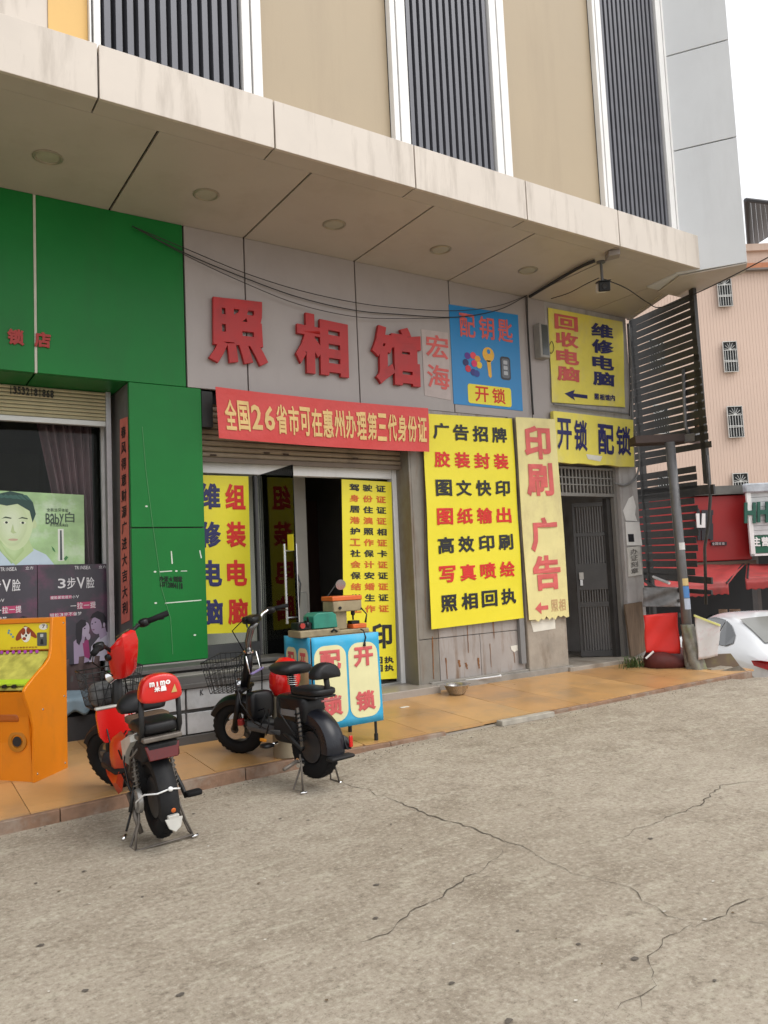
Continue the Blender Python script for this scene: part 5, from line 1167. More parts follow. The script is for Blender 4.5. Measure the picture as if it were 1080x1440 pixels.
# saddle
m_ = MB(); secs = []
for x, w_, z, h in ((.10, .085, .665, .05), (.14, .125, .67, .075), (.20, .13, .675, .08), (.28, .10, .675, .07), (.36, .055, .67, .055), (.40, .03, .665, .035)):
    secs.append([Vector((x, math.cos(a) * w_, z + max(-.3, math.sin(a)) * h)) for a in [k * math.pi / 8 for k in range(16)]])
m_.loft(secs); B(m_, 'saddle', MLEA); B(MB().tube([(.23, 0, .67), (.235, 0, .40)], .02, 10), 'seat_post', MFR)
B(rbox((.08, 0, .62), (.07, .11, .022), .4), 'seat_bag', pm('bag_brown', (.09, .055, .03), .8, .2, 8))
# front leg shield and storage pod
m_ = MB(); m_.loft([[Vector((x, y * w_, z)) for (x, y) in ((.70, -1), (.665, -1.0), (.645, 0), (.665, 1.0), (.70, 1), (.72, 0))] for z, w_ in ((.41, .10), (.45, .125), (.57, .135), (.605, .13))]); B(m_, 'leg_shield', MRD, 40)
B(MB().box((.655, -.14, .606), (.70, .14, .622)), 'shield_trim', MSV, None, .006)
q = [Vector((.652, -.02, .56)), Vector((.652, -.11, .56)), Vector((.652, -.11, .53)), Vector((.652, -.02, .53))]
lettering([('mimo', 'h', 0, 1, .5, .9, .04)], lfn(q, .012), pm('print_pale', (.7, .4, .38), .4), rs, dep=0, bold=.03, local=True)
B(MB().tube([(.74, 0, .40), (.70, 0, .62), (.66, 0, .80)], .03, 10), 'head_tube', MFR)
# steering assembly
AX = (.90, 0, .285 - .02 + .0); AX = (.88, 0, .275); RK = R(22); DL = R(36); MS = steer(AX, RK, DL)
T = lambda mb_, name, mat, sm_=True, bev=0: mb_.xf(MS).build(name, mat, rs, smooth=sm_, local=True, bev=bev)
wheel(rs, AX, .205, .038, MS, rimcol=pm('rim_cast', (.16, .14, .12), .45, metal=.5))
T(arc_fender(AX, .218, .046, R(35), R(150), side=.03), 'front_fender', MBM, 40)
for s_ in (-1, 1): T(MB().tube([(AX[0], s_ * .062, AX[2]), (AX[0] - .09, s_ * .062, AX[2] + .24)], .016, 10), 'fork_leg', MFR)
hx, hz = AX[0] - .27, AX[2] + .64
T(MB().tube([(AX[0] - .09, 0, AX[2] + .25), (hx, 0, hz + .02)], .022, 10), 'steering_column', MFR)
def hsec(t_, k, w_): 
    z = hz - .13 + t_ * .225; x = hx + .01 - .07 * t_
    return [Vector((x + dx * k, dy * w_, z + (.035 * (-dx / .08) if t_ > .9 else 0))) for dx, dy in ((-.07, -.06), (-.075, 0), (-.07, .06), (-.03, .084), (.045, .078), (.075, .03), (.075, -.03), (.045, -.078), (-.03, -.084))]
m_ = MB(); m_.loft([hsec(0, .7, .6), hsec(.10, .9, .75), hsec(.55, 1, .95), hsec(.85, 1, 1.05), hsec(.97, .95, .95), hsec(1.04, .7, .65)]); o = T(m_, 'head_cover', MRD, 45)
m_ = MB(); zz = hz + .14; P = ell(0, 0, .048, .034, 16); 
T(MB().prism([(hx - .08 + a, b_, zz - .012 - a * .35) for a, b_ in P], (0, 0, .006)), 'dial', pm('dial_glass', (.10, .09, .05), .12), None)
BY, BZ = .30, .09
for s_ in (-1, 1):
    T(MB().tube([(hx - .03, s_ * .05, hz + .02), (hx - .02, s_ * .10, hz + .09), (hx - .05, s_ * .17, hz + .12), (hx - .09, s_ * .21, hz + .125)], .012, 8), 'handlebar', MFR)
    T(MB().tube([(hx - .085, s_ * .205, hz + .125), (hx - .16, s_ * .33, hz + .13)], [.018, .019], 10), 'grip', MBR)
    T(rbox((hx - .075, s_ * .20, hz + .125), (.03, .03, .026), .6, 12, 8), 'switch_pod', MBP)
    T(MB().tube([(hx - .05, s_ * .20, hz + .13), (hx - .075, s_ * .25, hz + .12), (hx - .12, s_ * .33, hz + .10)], [.008, .007, .006], 6), 'brake_lever', MBP)
    T(MB().tube([(hx - .03, s_ * .19, hz + .13), (hx + .06, s_ * .15, hz + .02), (hx + .02, s_ * .07, hz - .10)], .004, 5), 'control_cable', MBP)
    T(MB().lathe((hx + .0, s_ * .085, hz + .02), (0, s_, 0), [(.022, -.01), (.02, .008), (.001, .01)], 12), 'signal_lamp', MBP)
B(MB().tube([(.70, 0, .62), (.80, 0, .60)], .014, 6), 'basket_bracket', MFR)
wire_basket((.86, 0, .60), .27, .35, .19, .25, .22, I4, rs, MFR)
B(rbox((.86, .02, .67), (.09, .11, .075), .6), 'basket_load', pm('load_white', (.10, .10, .10), .6, .5, 30))
T(MB().lathe((hx + .085, .02, hz - .12), (.9, 0, -.2), [(.001, -.05), (.03, -.04), (.045, 0), (.042, .006), (.001, .01)], 18), 'head_lamp', MCH, 40)
# pedals, centre stand, side stand
B(MB().tube([(.30, -.09, .24), (.22, -.12, .19)], .01, 8), 'crank', MFR); 
B(MB().tube([(.05, -.10, .34), (.02, -.14, .22), (.0, -.15, .175), (-.01, -.17, .185)], .013, 8), 'foot_peg_arm', MFR); B(rbox((-.02, -.185, .19), (.032, .045, .014), .4, 14, 8), 'foot_peg', MBR)
B(MB().tube([(.05, .10, .30), (.03, .14, .16)], .01, 8), 'foot_peg_arm', MFR)
g0 = -.018
for s_ in (-1, 1):
    B(MB().tube([(.0, s_ * .10, .20), (-.03, s_ * .115, .11), (-.02, s_ * .13, .06), (-.06, s_ * .15, g0 + .004), (.02, s_ * .155, g0 + .004), (.01, s_ * .12, .08), (.0, s_ * .105, .12)], .0065, 7), 'stand_leg', MDST)
    B(MB().tube([(-.075, s_ * .14, g0), (-.07, s_ * .175, g0)], .008, 7), 'stand_foot', MCH if s_ < 0 else MDST)
B(MB().tube([(-.06, .15, g0 + .004), (-.075, 0, g0 + .01), (-.06, -.15, g0 + .004)], .0065, 7), 'stand_bar', MDST)
B(MB().tube([(.12, .10, .17), (.06, .16, .06)], .007, 6), 'side_stand', MFR); B(MB().tube([(.05, .165, .045), (.02, .19, .035)], .009, 8), 'side_stand_foot', MCH)
B(MB().tube([(.16, .11, .22), (.05, .115, .16), (.0, .12, .13), (.0, .10, .05)], .013, 6), 'chain_guard', MDST)
rs.rotation_euler = (R(-3.5), 0, R(89.5))

for k, P in enumerate((((.66, .03, .80), (.72, .09, .62), (.62, .08, .40), (.40, .09, .30), (.10, .11, .24)), ((.64, -.03, .82), (.76, -.08, .66), (.84, -.05, .50), (.88, -.04, .34)), ((.20, .09, .50), (.12, .13, .40), (.10, .12, .28), (.02, .11, .22)), ((.34, .05, .52), (.30, .12, .46), (.20, .12, .40), (.14, .10, .50)))):
    B(MB().tube(P, .0045, 6), 'control_cable', MBP)
B(MB().tube([(-.10, .11, .50), (-.02, .13, .44), (.06, .12, .36)], .006, 6), 'wiring_loom', MDST)
# ---- black scooter
bs_ = thing('electric_scooter', 'all black electric scooter with fat tyres and rear backrest, beside the vendor table', 'scooter', (2.405, 4.60, .055), R(101))
def sq(mb_, z0):
    mb_.v = [Vector((p_.x, p_.y, z0 + (p_.z - z0) * .80 if p_.z > z0 else p_.z)) for p_ in mb_.v]; return mb_
B = lambda mb_, name, mat, sm_=True, bev=0: sq(mb_, .50).build(name, mat, bs_, smooth=sm_, local=True, bev=bev)
RC = (0, 0, .205); wheel(bs_, RC, .20, .058, I4, motor=True)
B(arc_fender(RC, .230, .076, R(15), R(186), side=.075), 'rear_fender', pm('fender_gloss', (.011, .012, .017), .28, .15, 8, spec=.4), 40)
B(MB().box((-.285, -.095, .155), (-.215, .095, .18)), 'fender_lip', MBM, None, .012)
m_ = MB(); m_.prism([(-.19, -.058, .24), (-.205, -.058, .20), (-.21, -.098, .20), (-.17, -.10, .27), (-.155, -.07, .29)], (-.045, 0, 0)); B(m_, 'lamp_housing', MBP, None, .008)
B(MB().box((-.262, -.098, .215), (-.247, -.074, .285)), 'tail_light', pm('tail_red', (.55, .01, .008), .25), None, .004)
for s_ in (-1, 1):
    B(MB().tube([(0, s_ * .10, .205), (.14, s_ * .10, .27), (.28, s_ * .08, .30)], .018, 8), 'swing_arm', MFR)
    B(MB().tube([(.0, s_ * .105, .22), (.04, s_ * .10, .46)], .012, 8), 'shock', MDST)
    m_ = MB(); pts = [Vector((.005, s_ * .105, .25)).lerp(Vector((.04, s_ * .10, .44)), k / 48) + Vector((math.cos(k * .9), math.sin(k * .9), 0)) * .02 for k in range(49)]; m_.tube(pts, .005, 5); B(m_, 'spring', MBP)
B(rbox((.14, 0, .44), (.17, .10, .10), .4), 'battery_case', MBP)
B(rbox((.20, 0, .30), (.13, .11, .09), .45), 'motor_cover', MBM)
B(MB().tube([(.05, 0, .50), (.30, 0, .30), (.52, 0, .27), (.68, 0, .36)], .03, 10), 'frame_tube', MFR)
B(MB().loft([[Vector((x, y * w_, z + dz)) for y, dz in ((-1, 0), (1, 0), (1, .03), (-1, .03))] for x, w_, z in ((.22, .11, .27), (.30, .135, .265), (.56, .135, .265), (.62, .10, .29))]), 'footboard', pm('board_grey', (.06, .06, .06), .55, .15, 10, .001, 60), None, .006)
for s_ in (-1, 1): B(MB().tube([(.24, s_ * .12, .22), (.24, s_ * .17, .215)], .010, 6), 'pedal_axle', MCH); B(rbox((.24, s_ * .205, .215), (.04, .04, .012), .4, 12, 8), 'pedal', MBP)
B(MB().box((.34, .135, .215), (.40, .15, .235)), 'reflector', pm('reflector_amber', (.75, .28, .02), .25), None, .003)
B(MB().box((-.13, -.085, .525), (.16, .085, .545)), 'rack', MFR, None, .006); B(rbox((.0, 0, .575), (.15, .095, .032), .45), 'rear_seat', MLEA)
B(MB().box((-.165, -.10, .505), (-.15, .06, .52)), 'reflective_strip', pm('strip_rose', (.35, .10, .10), .4), None, .003)
B(MB().tube([(-.10, -.01, .54), (-.135, -.01, .62), (-.12, -.01, .72)], .019, 10), 'backrest_post', MFR)
m_ = MB(); secs = []
for x, k in ((-.165, .8), (-.155, .95), (-.13, 1), (-.09, 1), (-.07, .93), (-.06, .78)):
    P = [(math.cos(a) * .105, max(-.18, math.sin(a)) * .105) for a in [j * math.pi / 10 for j in range(20)]]
    secs.append([Vector((x, -.01 + y * k, .70 + z * k)) for y, z in P])
m_.loft(secs); B(m_, 'backrest', MLEA)
m_ = MB(); secs = []
for x, w_, z, h in ((.12, .09, .735, .04), (.15, .12, .735, .058), (.22, .13, .735, .06), (.30, .115, .735, .055), (.37, .075, .735, .045), (.42, .045, .73, .03)):
    secs.append([Vector((x, math.cos(a) * w_, z + max(-.7, math.sin(a)) * h)) for a in [k * math.pi / 8 for k in range(16)]])
m_.loft(secs); B(m_, 'saddle', MLEA)
B(MB().tube([(.23, 0, .70), (.20, 0, .50)], .019, 10), 'seat_post', MFR); m_ = MB(); pts = [Vector((.228, 0, .68)).lerp(Vector((.215, 0, .60)), k / 30) + Vector((math.cos(k), math.sin(k), 0)) * .03 for k in range(31)]; m_.tube(pts, .005, 5); B(m_, 'seat_spring', MCH)
# front
AX = (.86, 0, .245); RK = R(17); DL = R(30); MS = steer(AX, RK, DL)
T = lambda mb_, name, mat, sm_=True, bev=0: sq(mb_.xf(MS), .62).build(name, mat, bs_, smooth=sm_, local=True, bev=bev)
wheel(bs_, AX, .20, .052, MS, rimcol=pm('rim_grey', (.10, .10, .10), .4, metal=.5))
T(arc_fender(AX, .222, .072, R(30), R(165), side=.04), 'front_fender', MBP, 40)
T(MB().lathe((AX[0], .07, AX[2]), (0, 1, 0), [(.03, 0), (.075, .002), (.075, .006), (.03, .008)], 28), 'brake_disc', MST, 30); T(MB().box((AX[0] - .08, .065, AX[2] + .03), (AX[0] - .04, .10, AX[2] + .075)), 'brake_caliper', pm('caliper_red', (.28, .02, .02), .4), None, .005)
for s_ in (-1, 1): T(MB().tube([(AX[0], s_ * .085, AX[2]), (AX[0] - .08, s_ * .085, AX[2] + .27)], .019, 10), 'fork_leg', MBP)
cx0, cz0 = AX[0] - .08, AX[2] + .28
T(MB().box((cx0 - .03, -.10, cz0 - .02), (cx0 + .03, .10, cz0 + .01)), 'fork_crown', MBP, None, .008)
T(MB().tube([(cx0, 0, cz0), (cx0 - .05, 0, cz0 + .16), (cx0 - .075, 0, cz0 + .30)], [.034, .032, .03], 12), 'head_tube', MBP)
T(MB().tube([(cx0 - .075, 0, cz0 + .30), (cx0 - .085, 0, cz0 + .40), (cx0 - .12, 0, cz0 + .50), (cx0 - .17, 0, cz0 + .56)], [.026, .024, .027, .022], 12), 'gooseneck', pm('neck_grey', (.22, .22, .22), .2, .05, 5, metal=.8))
T(MB().lathe((cx0 - .073, 0, cz0 + .29), (-.1, 0, 1), [(.001, 0), (.038, 0), (.038, .015), (.001, .016)], 16), 'clamp_ring', MCH, 40)
hx, hz = cx0 - .17, cz0 + .575
T(MB().tube([(hx, -.07, hz), (hx, .07, hz)], .014, 8), 'bar_centre', MBP); T(rbox((hx + .03, 0, hz + .015), (.055, .075, .035), .5, 16, 10), 'display', MBP)
for s_ in (-1, 1):
    T(MB().tube([(hx, s_ * .06, hz), (hx + .0, s_ * .11, hz + .035), (hx - .02, s_ * .17, hz + .055), (hx - .06, s_ * .21, hz + .06)], .0125, 8), 'handlebar', MBP if s_ > 0 else MCH)
    T(MB().tube([(hx - .05, s_ * .20, hz + .06), (hx - .12, s_ * .30, hz + .062)], .018, 10), 'grip', MBR)
    T(MB().tube([(hx - .02, s_ * .19, hz + .06), (hx - .05, s_ * .24, hz + .04), (hx - .10, s_ * .33, hz + .015)], [.009, .007, .006], 6), 'brake_lever', MBP)
    T(rbox((hx - .035, s_ * .19, hz + .05), (.035, .03, .028), .6, 12, 8), 'switch_pod', MBP)
    T(MB().tube([(hx, s_ * .18, hz + .05), (hx + .12, s_ * .14, hz - .05), (hx + .10, s_ * .06, hz - .25)], .0045, 5), 'control_cable', MBP)
wire_basket((cx0 + .12, .02, cz0 - .0), .22, .28, .17, .22, .23, MS, bs_, MFR)
T(MB().tube([(cx0 - .09, -.08, cz0 + .28), (cx0 - .10, -.085, cz0 + .12), (cx0 - .10, .085, cz0 + .12), (cx0 - .09, .08, cz0 + .28)], .006, 6), 'bag_hook', MCH)
T(MB().box((cx0 - .125, -.10, cz0 + .11), (cx0 - .105, .085, cz0 + .128)), 'hook_strip', pm('strip_lilac', (.22, .18, .38), .4), None, .004)
T(MB().lathe((cx0 + .04, .0, cz0 + .02), (1, 0, 0), [(.001, -.04), (.04, -.03), (.05, 0), (.045, .006), (.001, .01)], 18), 'head_lamp', MCH, 40)
for P in (((.70, .05, .84), (.76, .10, .66), (.66, .12, .44), (.48, .13, .32), (.20, .13, .27)), ((.66, -.05, .86), (.72, -.11, .64), (.70, -.09, .46), (.80, -.08, .34)), ((.22, .11, .50), (.16, .15, .42), (.10, .13, .34), (.04, .12, .28)), ((.36, .10, .42), (.30, .14, .34), (.34, .14, .26))):
    B(MB().tube(P, .005, 6), 'control_cable', MBP)
B(MB().box((.06, .101, .40), (.22, .106, .44)), 'side_label', pm('label_grey', (.16, .16, .16), .5), None)
B(MB().tube([(.62, .10, .36), (.52, .02, .40), (.40, .10, .38), (.44, .13, .27)], .005, 6), 'loose_cable', MBP)
B(rbox((.60, 0, .42), (.05, .10, .10), .5), 'front_pack', MBP)
g0 = -.052
for s_ in (-1, 1):
    B(MB().tube([(.02, s_ * .11, .17), (-.02, s_ * .13, .10), (-.05, s_ * .15, g0 + .01), (.04, s_ * .155, g0 + .01), (.0, s_ * .12, .10)], .0065, 7), 'stand_leg', MDST)
    B(MB().tube([(-.07, s_ * .135, g0 + .006), (-.05, s_ * .175, g0 + .006)], .009, 7), 'stand_foot', MCH)
B(MB().lathe((.02, .10, .12), (0, 1, 0), [(.001, .03), (.03, .028), (.032, 0)], 16), 'kick_pivot', MCH, 40)
B(MB().tube([(.03, .13, .13), (.02, .24, .10)], .012, 8), 'kick_pedal', MDST)
# red rounded shell behind the saddle
C_ = Vector((2.62, 5.15, plat(5.15)))
hp = hit(386, 955, (2.5, 5.20, 0), (0, 1, 0))
tag(MB().lathe(hp + Vector((.08, 0, 0)), (.25, .1, 1), [(.001, .15), (.06, .135), (.10, .08), (.115, 0), (.10, -.08), (.06, -.13), (.05, -.13), (.001, -.13)], 28).build('red_shell', MRD, smooth=50), 'glossy red rounded shell behind the black scooter saddle', 'drum')
box_ = MB().tube([(hp.x + .08, hp.y, plat(5.2)), (hp.x + .08, hp.y, hp.z - .12)], .10, 16).build('paint_can', pm('tan_pail', (.30, .25, .17), .6, .1, 5), smooth=40); tag(box_, 'tan pail under the red shell between scooter and table', 'pail')

# ================================================================== RIGHT SIDE: slat screen, pole, cloths
SP, SN = Vector((8.18, 6.1, 0)), Vector((.92, -.39, 0)); sdir = Vector((.39, .92, 0)).normalized()
def ss(x, y): return hit(x, y, SP, SN)
scn = thing('slat_screen', 'tall black steel screen of close horizontal slats at the right end of the building', 'screen', ss(985, 900))
MSL = pm('slat_black', (.035, .034, .034), .5, .25, 9, .001, 40, dirt=((.09, .08, .07), .5, 6, (1, 1, 1)))
def bar(x0, y0, x1, y1, h, nm='slat', mat=None, par=None, th=.02):
    a, b = ss(x0, y0), ss(x1, y1); n_ = SN.normalized() * th; ha = h * (a - EYE).length / 9.5; hb = h * (b - EYE).length / 9.5
    return MB().prism([a, b, b - Vector((0, 0, hb)), a - Vector((0, 0, ha))], n_).build(nm, mat or MSL, par or scn)
rn = random.Random(3)
for k in range(36):
    yl = 452 + 9.9 * k; yr_top = 405; 
    t_ = (yl - 790) / (452 - 790)      # 1 at the top, 0 near eye height
    yr = 790 + (405 - 790) * t_ * (.985)
    xr = 972 + (yr - 405) * .115 if k < 19 else (946 if k == 20 else 979 + rn.uniform(-3, 3))
    if k == 19: xr = 1000
    if k in (21,): continue
    fx = (xr - 884) / 92.0; yr2 = yl + (yr - yl) * min(1.1, fx)
    bar(884, yl, xr, yr2, .071 if k % 5 else .077, th=.004)
bar(968, 405, 974.5, 405, 2.15, 'post', th=.04); bar(884, 448, 889, 448, 4.0, 'post', th=.05); bar(908, 790, 914, 790, .75, 'post', th=.04)
for k, (x0, y0, x1, y1, h) in enumerate(((884, 803, 1000, 812, .075), (884, 822, 1000, 830, .05), (884, 865, 955, 862, .05), (884, 690, 1003, 681, .11))): bar(x0, y0, x1, y1, h, 'rail')
for k in range(4): 
    a = ss(985 + k * 0, 640 - 0); 
MB().tube([ss(994, 640) + Vector((0, 0, 0)), ss(999, 700), ss(996, 740), ss(991, 770), ss(993, 850)], .018, 7).build('hanging_rod', MSL, scn, smooth=True)
MB().tube([ss(890, 806), ss(925, 828), ss(955, 845)], .022, 7).build('brace', MSL, scn)
MB().tube([ss(919, 811), ss(941, 820)], .02, 6).build('white_rod', MWHITE, scn)
# roof panel on the pole, pipes
PB = pg(972, 940); PBz = plat(PB.y)
ptop = hit(942, 622, PB, (FH.x, FH.y, 0))
pole = thing('steel_pole', 'grey steel pole with stickers holding a small roof plate in front of the slat screen', 'pole', PB)
MPO = pm('pole_grey', (.17, .17, .175), .45, .15, 6, metal=.3, dirt=((.08, .07, .06), .5, 6, (1, 1, .5)))
pole_pts = [Vector((PB.x, PB.y, PBz)), Vector((PB.x - .01, PB.y, 1.3)), Vector((ptop.x, ptop.y, ptop.z))]
MB().tube([pole_pts[0], pole_pts[0].lerp(pole_pts[2], .5), pole_pts[2]], .055, 16).build('shaft', MPO, pole, smooth=True)
def on_pole(y): 
    t_ = (y - 940) / (622 - 940); return pole_pts[0].lerp(pole_pts[2], t_)
for y0, y1, c_, nm in ((765, 775, (.6, .6, .58), 'paint_spot'), (815, 825, (.6, .45, .2), 'sticker'), (826, 842, (.08, .22, .5), 'sticker'), (843, 858, (.45, .5, .6), 'sticker')):
    a, b = on_pole(y0), on_pole(y1); m_ = MB(); vs = []
    for j in range(7):
        an = R(-120 + j * 20 - 30); 
        for p_ in (a, b): vs.append(p_ + Vector((math.cos(an), math.sin(an), 0)) * .0575)
    m_.add(vs, [(2 * j, 2 * j + 1, 2 * j + 3, 2 * j + 2) for j in range(6)]); m_.build(nm, pm('sticker_%d' % y0, c_, .6), pole, smooth=True)
def dp(x, y, dd=0): return hit(x, y, PB + FH * dd, (FH.x, FH.y, 0))
a, b = dp(893, 612), dp(968, 612); zt_ = dp(930, 611).z; zb_ = dp(930, 622).z
P = [Vector((a.x, a.y, 0)), Vector((b.x, b.y, 0)), Vector((b.x, b.y, 0)) + FH * .25, Vector((a.x, a.y, 0)) + FH * .25]
MB().prism([(p_.x, p_.y, zb_) for p_ in P], (0, 0, zt_ - zb_)).build('roof_plate', pm('plate_brown', (.06, .04, .035), .7, .2, 5), pole, bev=.005)
pp = thing('pipe_frame', 'short bent grey pipe frame standing on the roof plate before the slats', 'pipe', dp(975, 612))
MB().tube([dp(961, 520), dp(962, 560), dp(964, 600), dp(970, 612)], .022, 8).build('pipe', MPO, pp, smooth=True); MB().tube([dp(978, 505), dp(979, 560), dp(981, 610)], .022, 8).build('pipe', MPO, pp, smooth=True)
MB().tube([dp(962, 577), dp(979, 577)], .014, 8).build('crosspiece', MPO, pp); MB().tube([dp(980, 585), dp(981, 608)], .03, 8).build('rusty_joint', pm('rust_joint', (.16, .08, .04), .8), pp, smooth=True)
m_ = MB(); m_.box((-.10, -.08, 0), (.10, .08, .10)); A = dp(978, 622); m_.v = [v + A for v in m_.v]; m_.build('clamp_box', MPO, pp, bev=.01)
# rags wrapped round the foot of the pole
m_ = MB(); rn = random.Random(5); secs = []
for k in range(14):
    t_ = k / 13; c_ = on_pole(945 - 66 * t_) + RH * .06 * (1 - t_); r_ = .115 - .05 * t_
    secs.append([c_ + Vector((math.cos(a), math.sin(a), 0)) * r_ * (1 + .12 * math.sin(a * 5 + k * .6) + .08 * math.sin(a * 9 + k)) for a in [j * math.pi / 12 for j in range(24)]])
m_.loft(secs); tag(m_.build('wrapped_sacking', pm('sacking', (.22, .21, .18), .85, .35, 9, .006, 20, dirt=((.20, .24, .08), .9, 5, (1, 1, .7))), smooth=True), 'grey and greenish sacking wrapped round the foot of the steel pole', 'sacking')
# red cloth, sack, white sheet, brown board
def cloth(name, label, cat, pts, mat, dd, bulge=.03, th=.006, nu=14, nv=14, seed=0):
    q_ = [dp(x, y, dd) for x, y in pts]; f_ = surf(q_, bulge * .4, (7, 6), 0, seed)
    o = MB().sheet(lambda u, v, w_: f_(u, v, -w_ * th + bulge * .25 * math.sin((u + v) * 8 + seed)), nu, nv, th).build(name, mat, smooth=True); return tag(o, label, cat)
cloth('red_cloth', 'bright red cloth hung on the railing right of the gate column', 'cloth', [(904, 865), (951, 861), (956, 919), (907, 917)], pm('cloth_red', (.66, .022, .015), .6, .08, 5), .12, .05)
m_ = MB(); A = dp(938, 936, .25); secs = []
m_.ball((A.x, A.y, A.z + .05), (.32, .22, .16), 20, 12, .8); m_.v = [v + Vector((.03 * math.sin(v.x * 20), .03 * math.sin(v.z * 25), .02 * math.sin(v.x * 15 + v.y * 11))) for v in m_.v]
tag(m_.build('maroon_sack', pm('maroon', (.09, .015, .012), .75, .25, 5, .006, 12), smooth=True), 'slumped dark maroon sack below the red cloth', 'sack')
tag(MB().tube([dp(908, 926, .05), dp(919, 916, .05)], .012, 6).build('white_stick', MWHITE), 'short white stick leaning below the red cloth', 'stick')
cloth('grey_tarpaulin', 'crumpled grey tarpaulin stuffed behind the rails above the red cloth', 'tarpaulin', [(903, 826), (958, 826), (957, 853), (904, 853)], pm('tarp_grey', (.22, .22, .22), .6, .3, 8, .01, 14), .5, .08, seed=3)
cloth('white_sheet', 'creased whitish sheet with faint pink print hung between pole and white car', 'sheet', [(976, 864), (1013, 878), (1009, 922), (982, 928)], pm('sheet_white', (.58, .56, .55), .6, .06, 6, dirt=((.5, .28, .28), .8, 7, (1, 1, 1))), -.10, .03, seed=2)
P = [dp(x, y, -.14) for x, y in ((976, 864), (1013, 878), (1013, 881), (976, 867))]; MB().prism(P, FH * .01)
tag(MB().prism(P, FH * .012).build('yellow_tape', pm('tape', (.62, .6, .2), .6)), 'pale yellow tape along the top of the creased white sheet', 'tape')
P = [dp(x, y, 0) for x, y in ((981, 927), (1010, 920), (1028, 919))]; P2 = [dp(1058, 960, -.12), dp(1017, 955, -.05), dp(995, 944, 0)]
tag(MB().prism(P + P2, FH * .03).build('brown_board', pm('board_brown', (.13, .085, .05), .5, .15, 5, dirt=((.22, .20, .05), .8, 4, (1, 1, 1))), bev=.003), 'dark brown leaning board between the pole and the white car', 'board')
tag(MB().prism([dp(x, y, -.2) for x, y in ((1005, 948), (1040, 938), (1062, 955), (1020, 961))], (0, 0, .02)).build('stone_slab', pm('slab', (0, 0, 0)), bev=.004), 'flat grey stone slab at the tip of the tiled pavement', 'slab')
# weeds at the foot of the gate column
m_ = MB(); rn = random.Random(9); c = pg(893, 938)
for k in range(90):
    b_ = Vector((c.x + rn.gauss(0, .10), c.y + rn.gauss(0, .05), plat(c.y) + .0)); a = rn.uniform(0, 6.28); L_ = rn.uniform(.05, .17); d_ = Vector((math.cos(a), math.sin(a), 0)); w_ = Vector((-d_.y, d_.x, 0)) * .005
    p1 = b_ + d_ * L_ * .25 + Vector((0, 0, L_ * .7)); p2 = b_ + d_ * L_ * .7 + Vector((0, 0, L_ * .85)); m_.add([b_ - w_, b_ + w_, p1 + w_, p1 - w_, p2], [(0, 1, 2, 3), (3, 2, 4)])
tag(m_.build('weeds', pm('weed_green', (.07, .11, .03), .6, .3, 20)), 'tuft of green weeds growing at the foot of the gate column', 'weeds', kind='stuff')

# ================================================================== WHITE CAR (lower road beyond the pavement)
car = thing('parked_car', 'white coupe parked beyond the pavement with its tail to the viewer', 'car', (0, 0, 0))
CARW = 1.84
# car frame: x forward, y left, z up; section outline half-width by height
sta = [ # x, half width at sill, belt half width, belt z, roof half width, roof z, sill z
 (0.00, .70, .74, .78, .70, .86, .42), (.06, .80, .84, .84, .74, .93, .34), (.25, .86, .89, .90, .74, .98, .28), (.55, .89, .91, .93, .70, 1.08, .26), (.95, .90, .92, .94, .66, 1.22, .25),
 (1.45, .90, .92, .93, .62, 1.36, .25), (1.95, .90, .92, .92, .61, 1.42, .25), (2.40, .90, .92, .91, .61, 1.41, .25), (2.80, .90, .92, .91, .62, 1.33, .25), (3.25, .90, .91, .90, .66, 1.12, .25), (3.55, .89, .90, .88, .72, .96, .25),
 (3.9, .88, .89, .85, .72, .90, .25), (4.3, .84, .85, .79, .66, .84, .26), (4.55, .74, .76, .70, .56, .74, .30), (4.66, .60, .62, .60, .45, .62, .36)]
def csec(x, ws, wb, zb, wr, zr, z0):
    H = [(ws * .9, z0), (ws, z0 + .06), (wb * .995, z0 + (zb - z0) * .45), (wb, z0 + (zb - z0) * .8), (wb * .975, zb), (wb * .93 * .5 + wr * .5, zb + (zr - zb) * .5), (wr, zb + (zr - zb) * .88), (wr * .82, zr - .012), (wr * .4, zr)]
    return [Vector((x, y, z)) for y, z in H] + [Vector((x, -y, z)) for y, z in reversed(H)]
MCW = pm('car_white', (.80, .81, .82), .18, .02, 2, coat=.6); MCG = pm('car_glass', (.012, .014, .015), .06, .05, 3); MCRG = pm('car_rear_glass', (.20, .20, .18), .12, .1, 2)
cb = MB().loft([csec(*s_) for s_ in sta]).build('body', MCW, car, smooth=45, local=True, sub=1)
# side glass and rear screen laid just outside the body
def sidey(x, z, off=.012):
    for a, b in zip(sta, sta[1:]):
        if a[0] <= x <= b[0]:
            t_ = (x - a[0]) / (b[0] - a[0]); wb, zb, wr, zr = [a[i] + (b[i] - a[i]) * t_ for i in (2, 3, 4, 5)]
            k = (z - zb) / max(.01, (zr - zb) * .88); return (wb * .975) + (wr - wb * .975) * min(1, max(0, k)) + off
    return .9
for s_ in (1, -1):
    P = [(1.10, 1.02), (1.30, .965), (1.75, .955), (1.75, 1.30), (1.50, 1.24), (1.22, 1.13)]
    P2 = [(1.80, .955), (2.95, .945), (3.05, 1.02), (2.70, 1.27), (2.30, 1.33), (1.80, 1.31)]
    for pp_ in (P, P2): MB().add([Vector((x, s_ * sidey(x, z), z)) for x, z in pp_], [tuple(range(len(pp_)))]).build('side_window', MCG, car, local=True)
MB().grid(lambda u, v: Vector((.50 + .92 * v, (-.62 + 1.24 * u) * (1 - .06 * v), 1.078 + (1.352 - 1.078) * (v ** .93) + .022 - .03 * (2 * u - 1) ** 2)), 8, 6).build('rear_screen', MCRG, car, smooth=True, local=True)
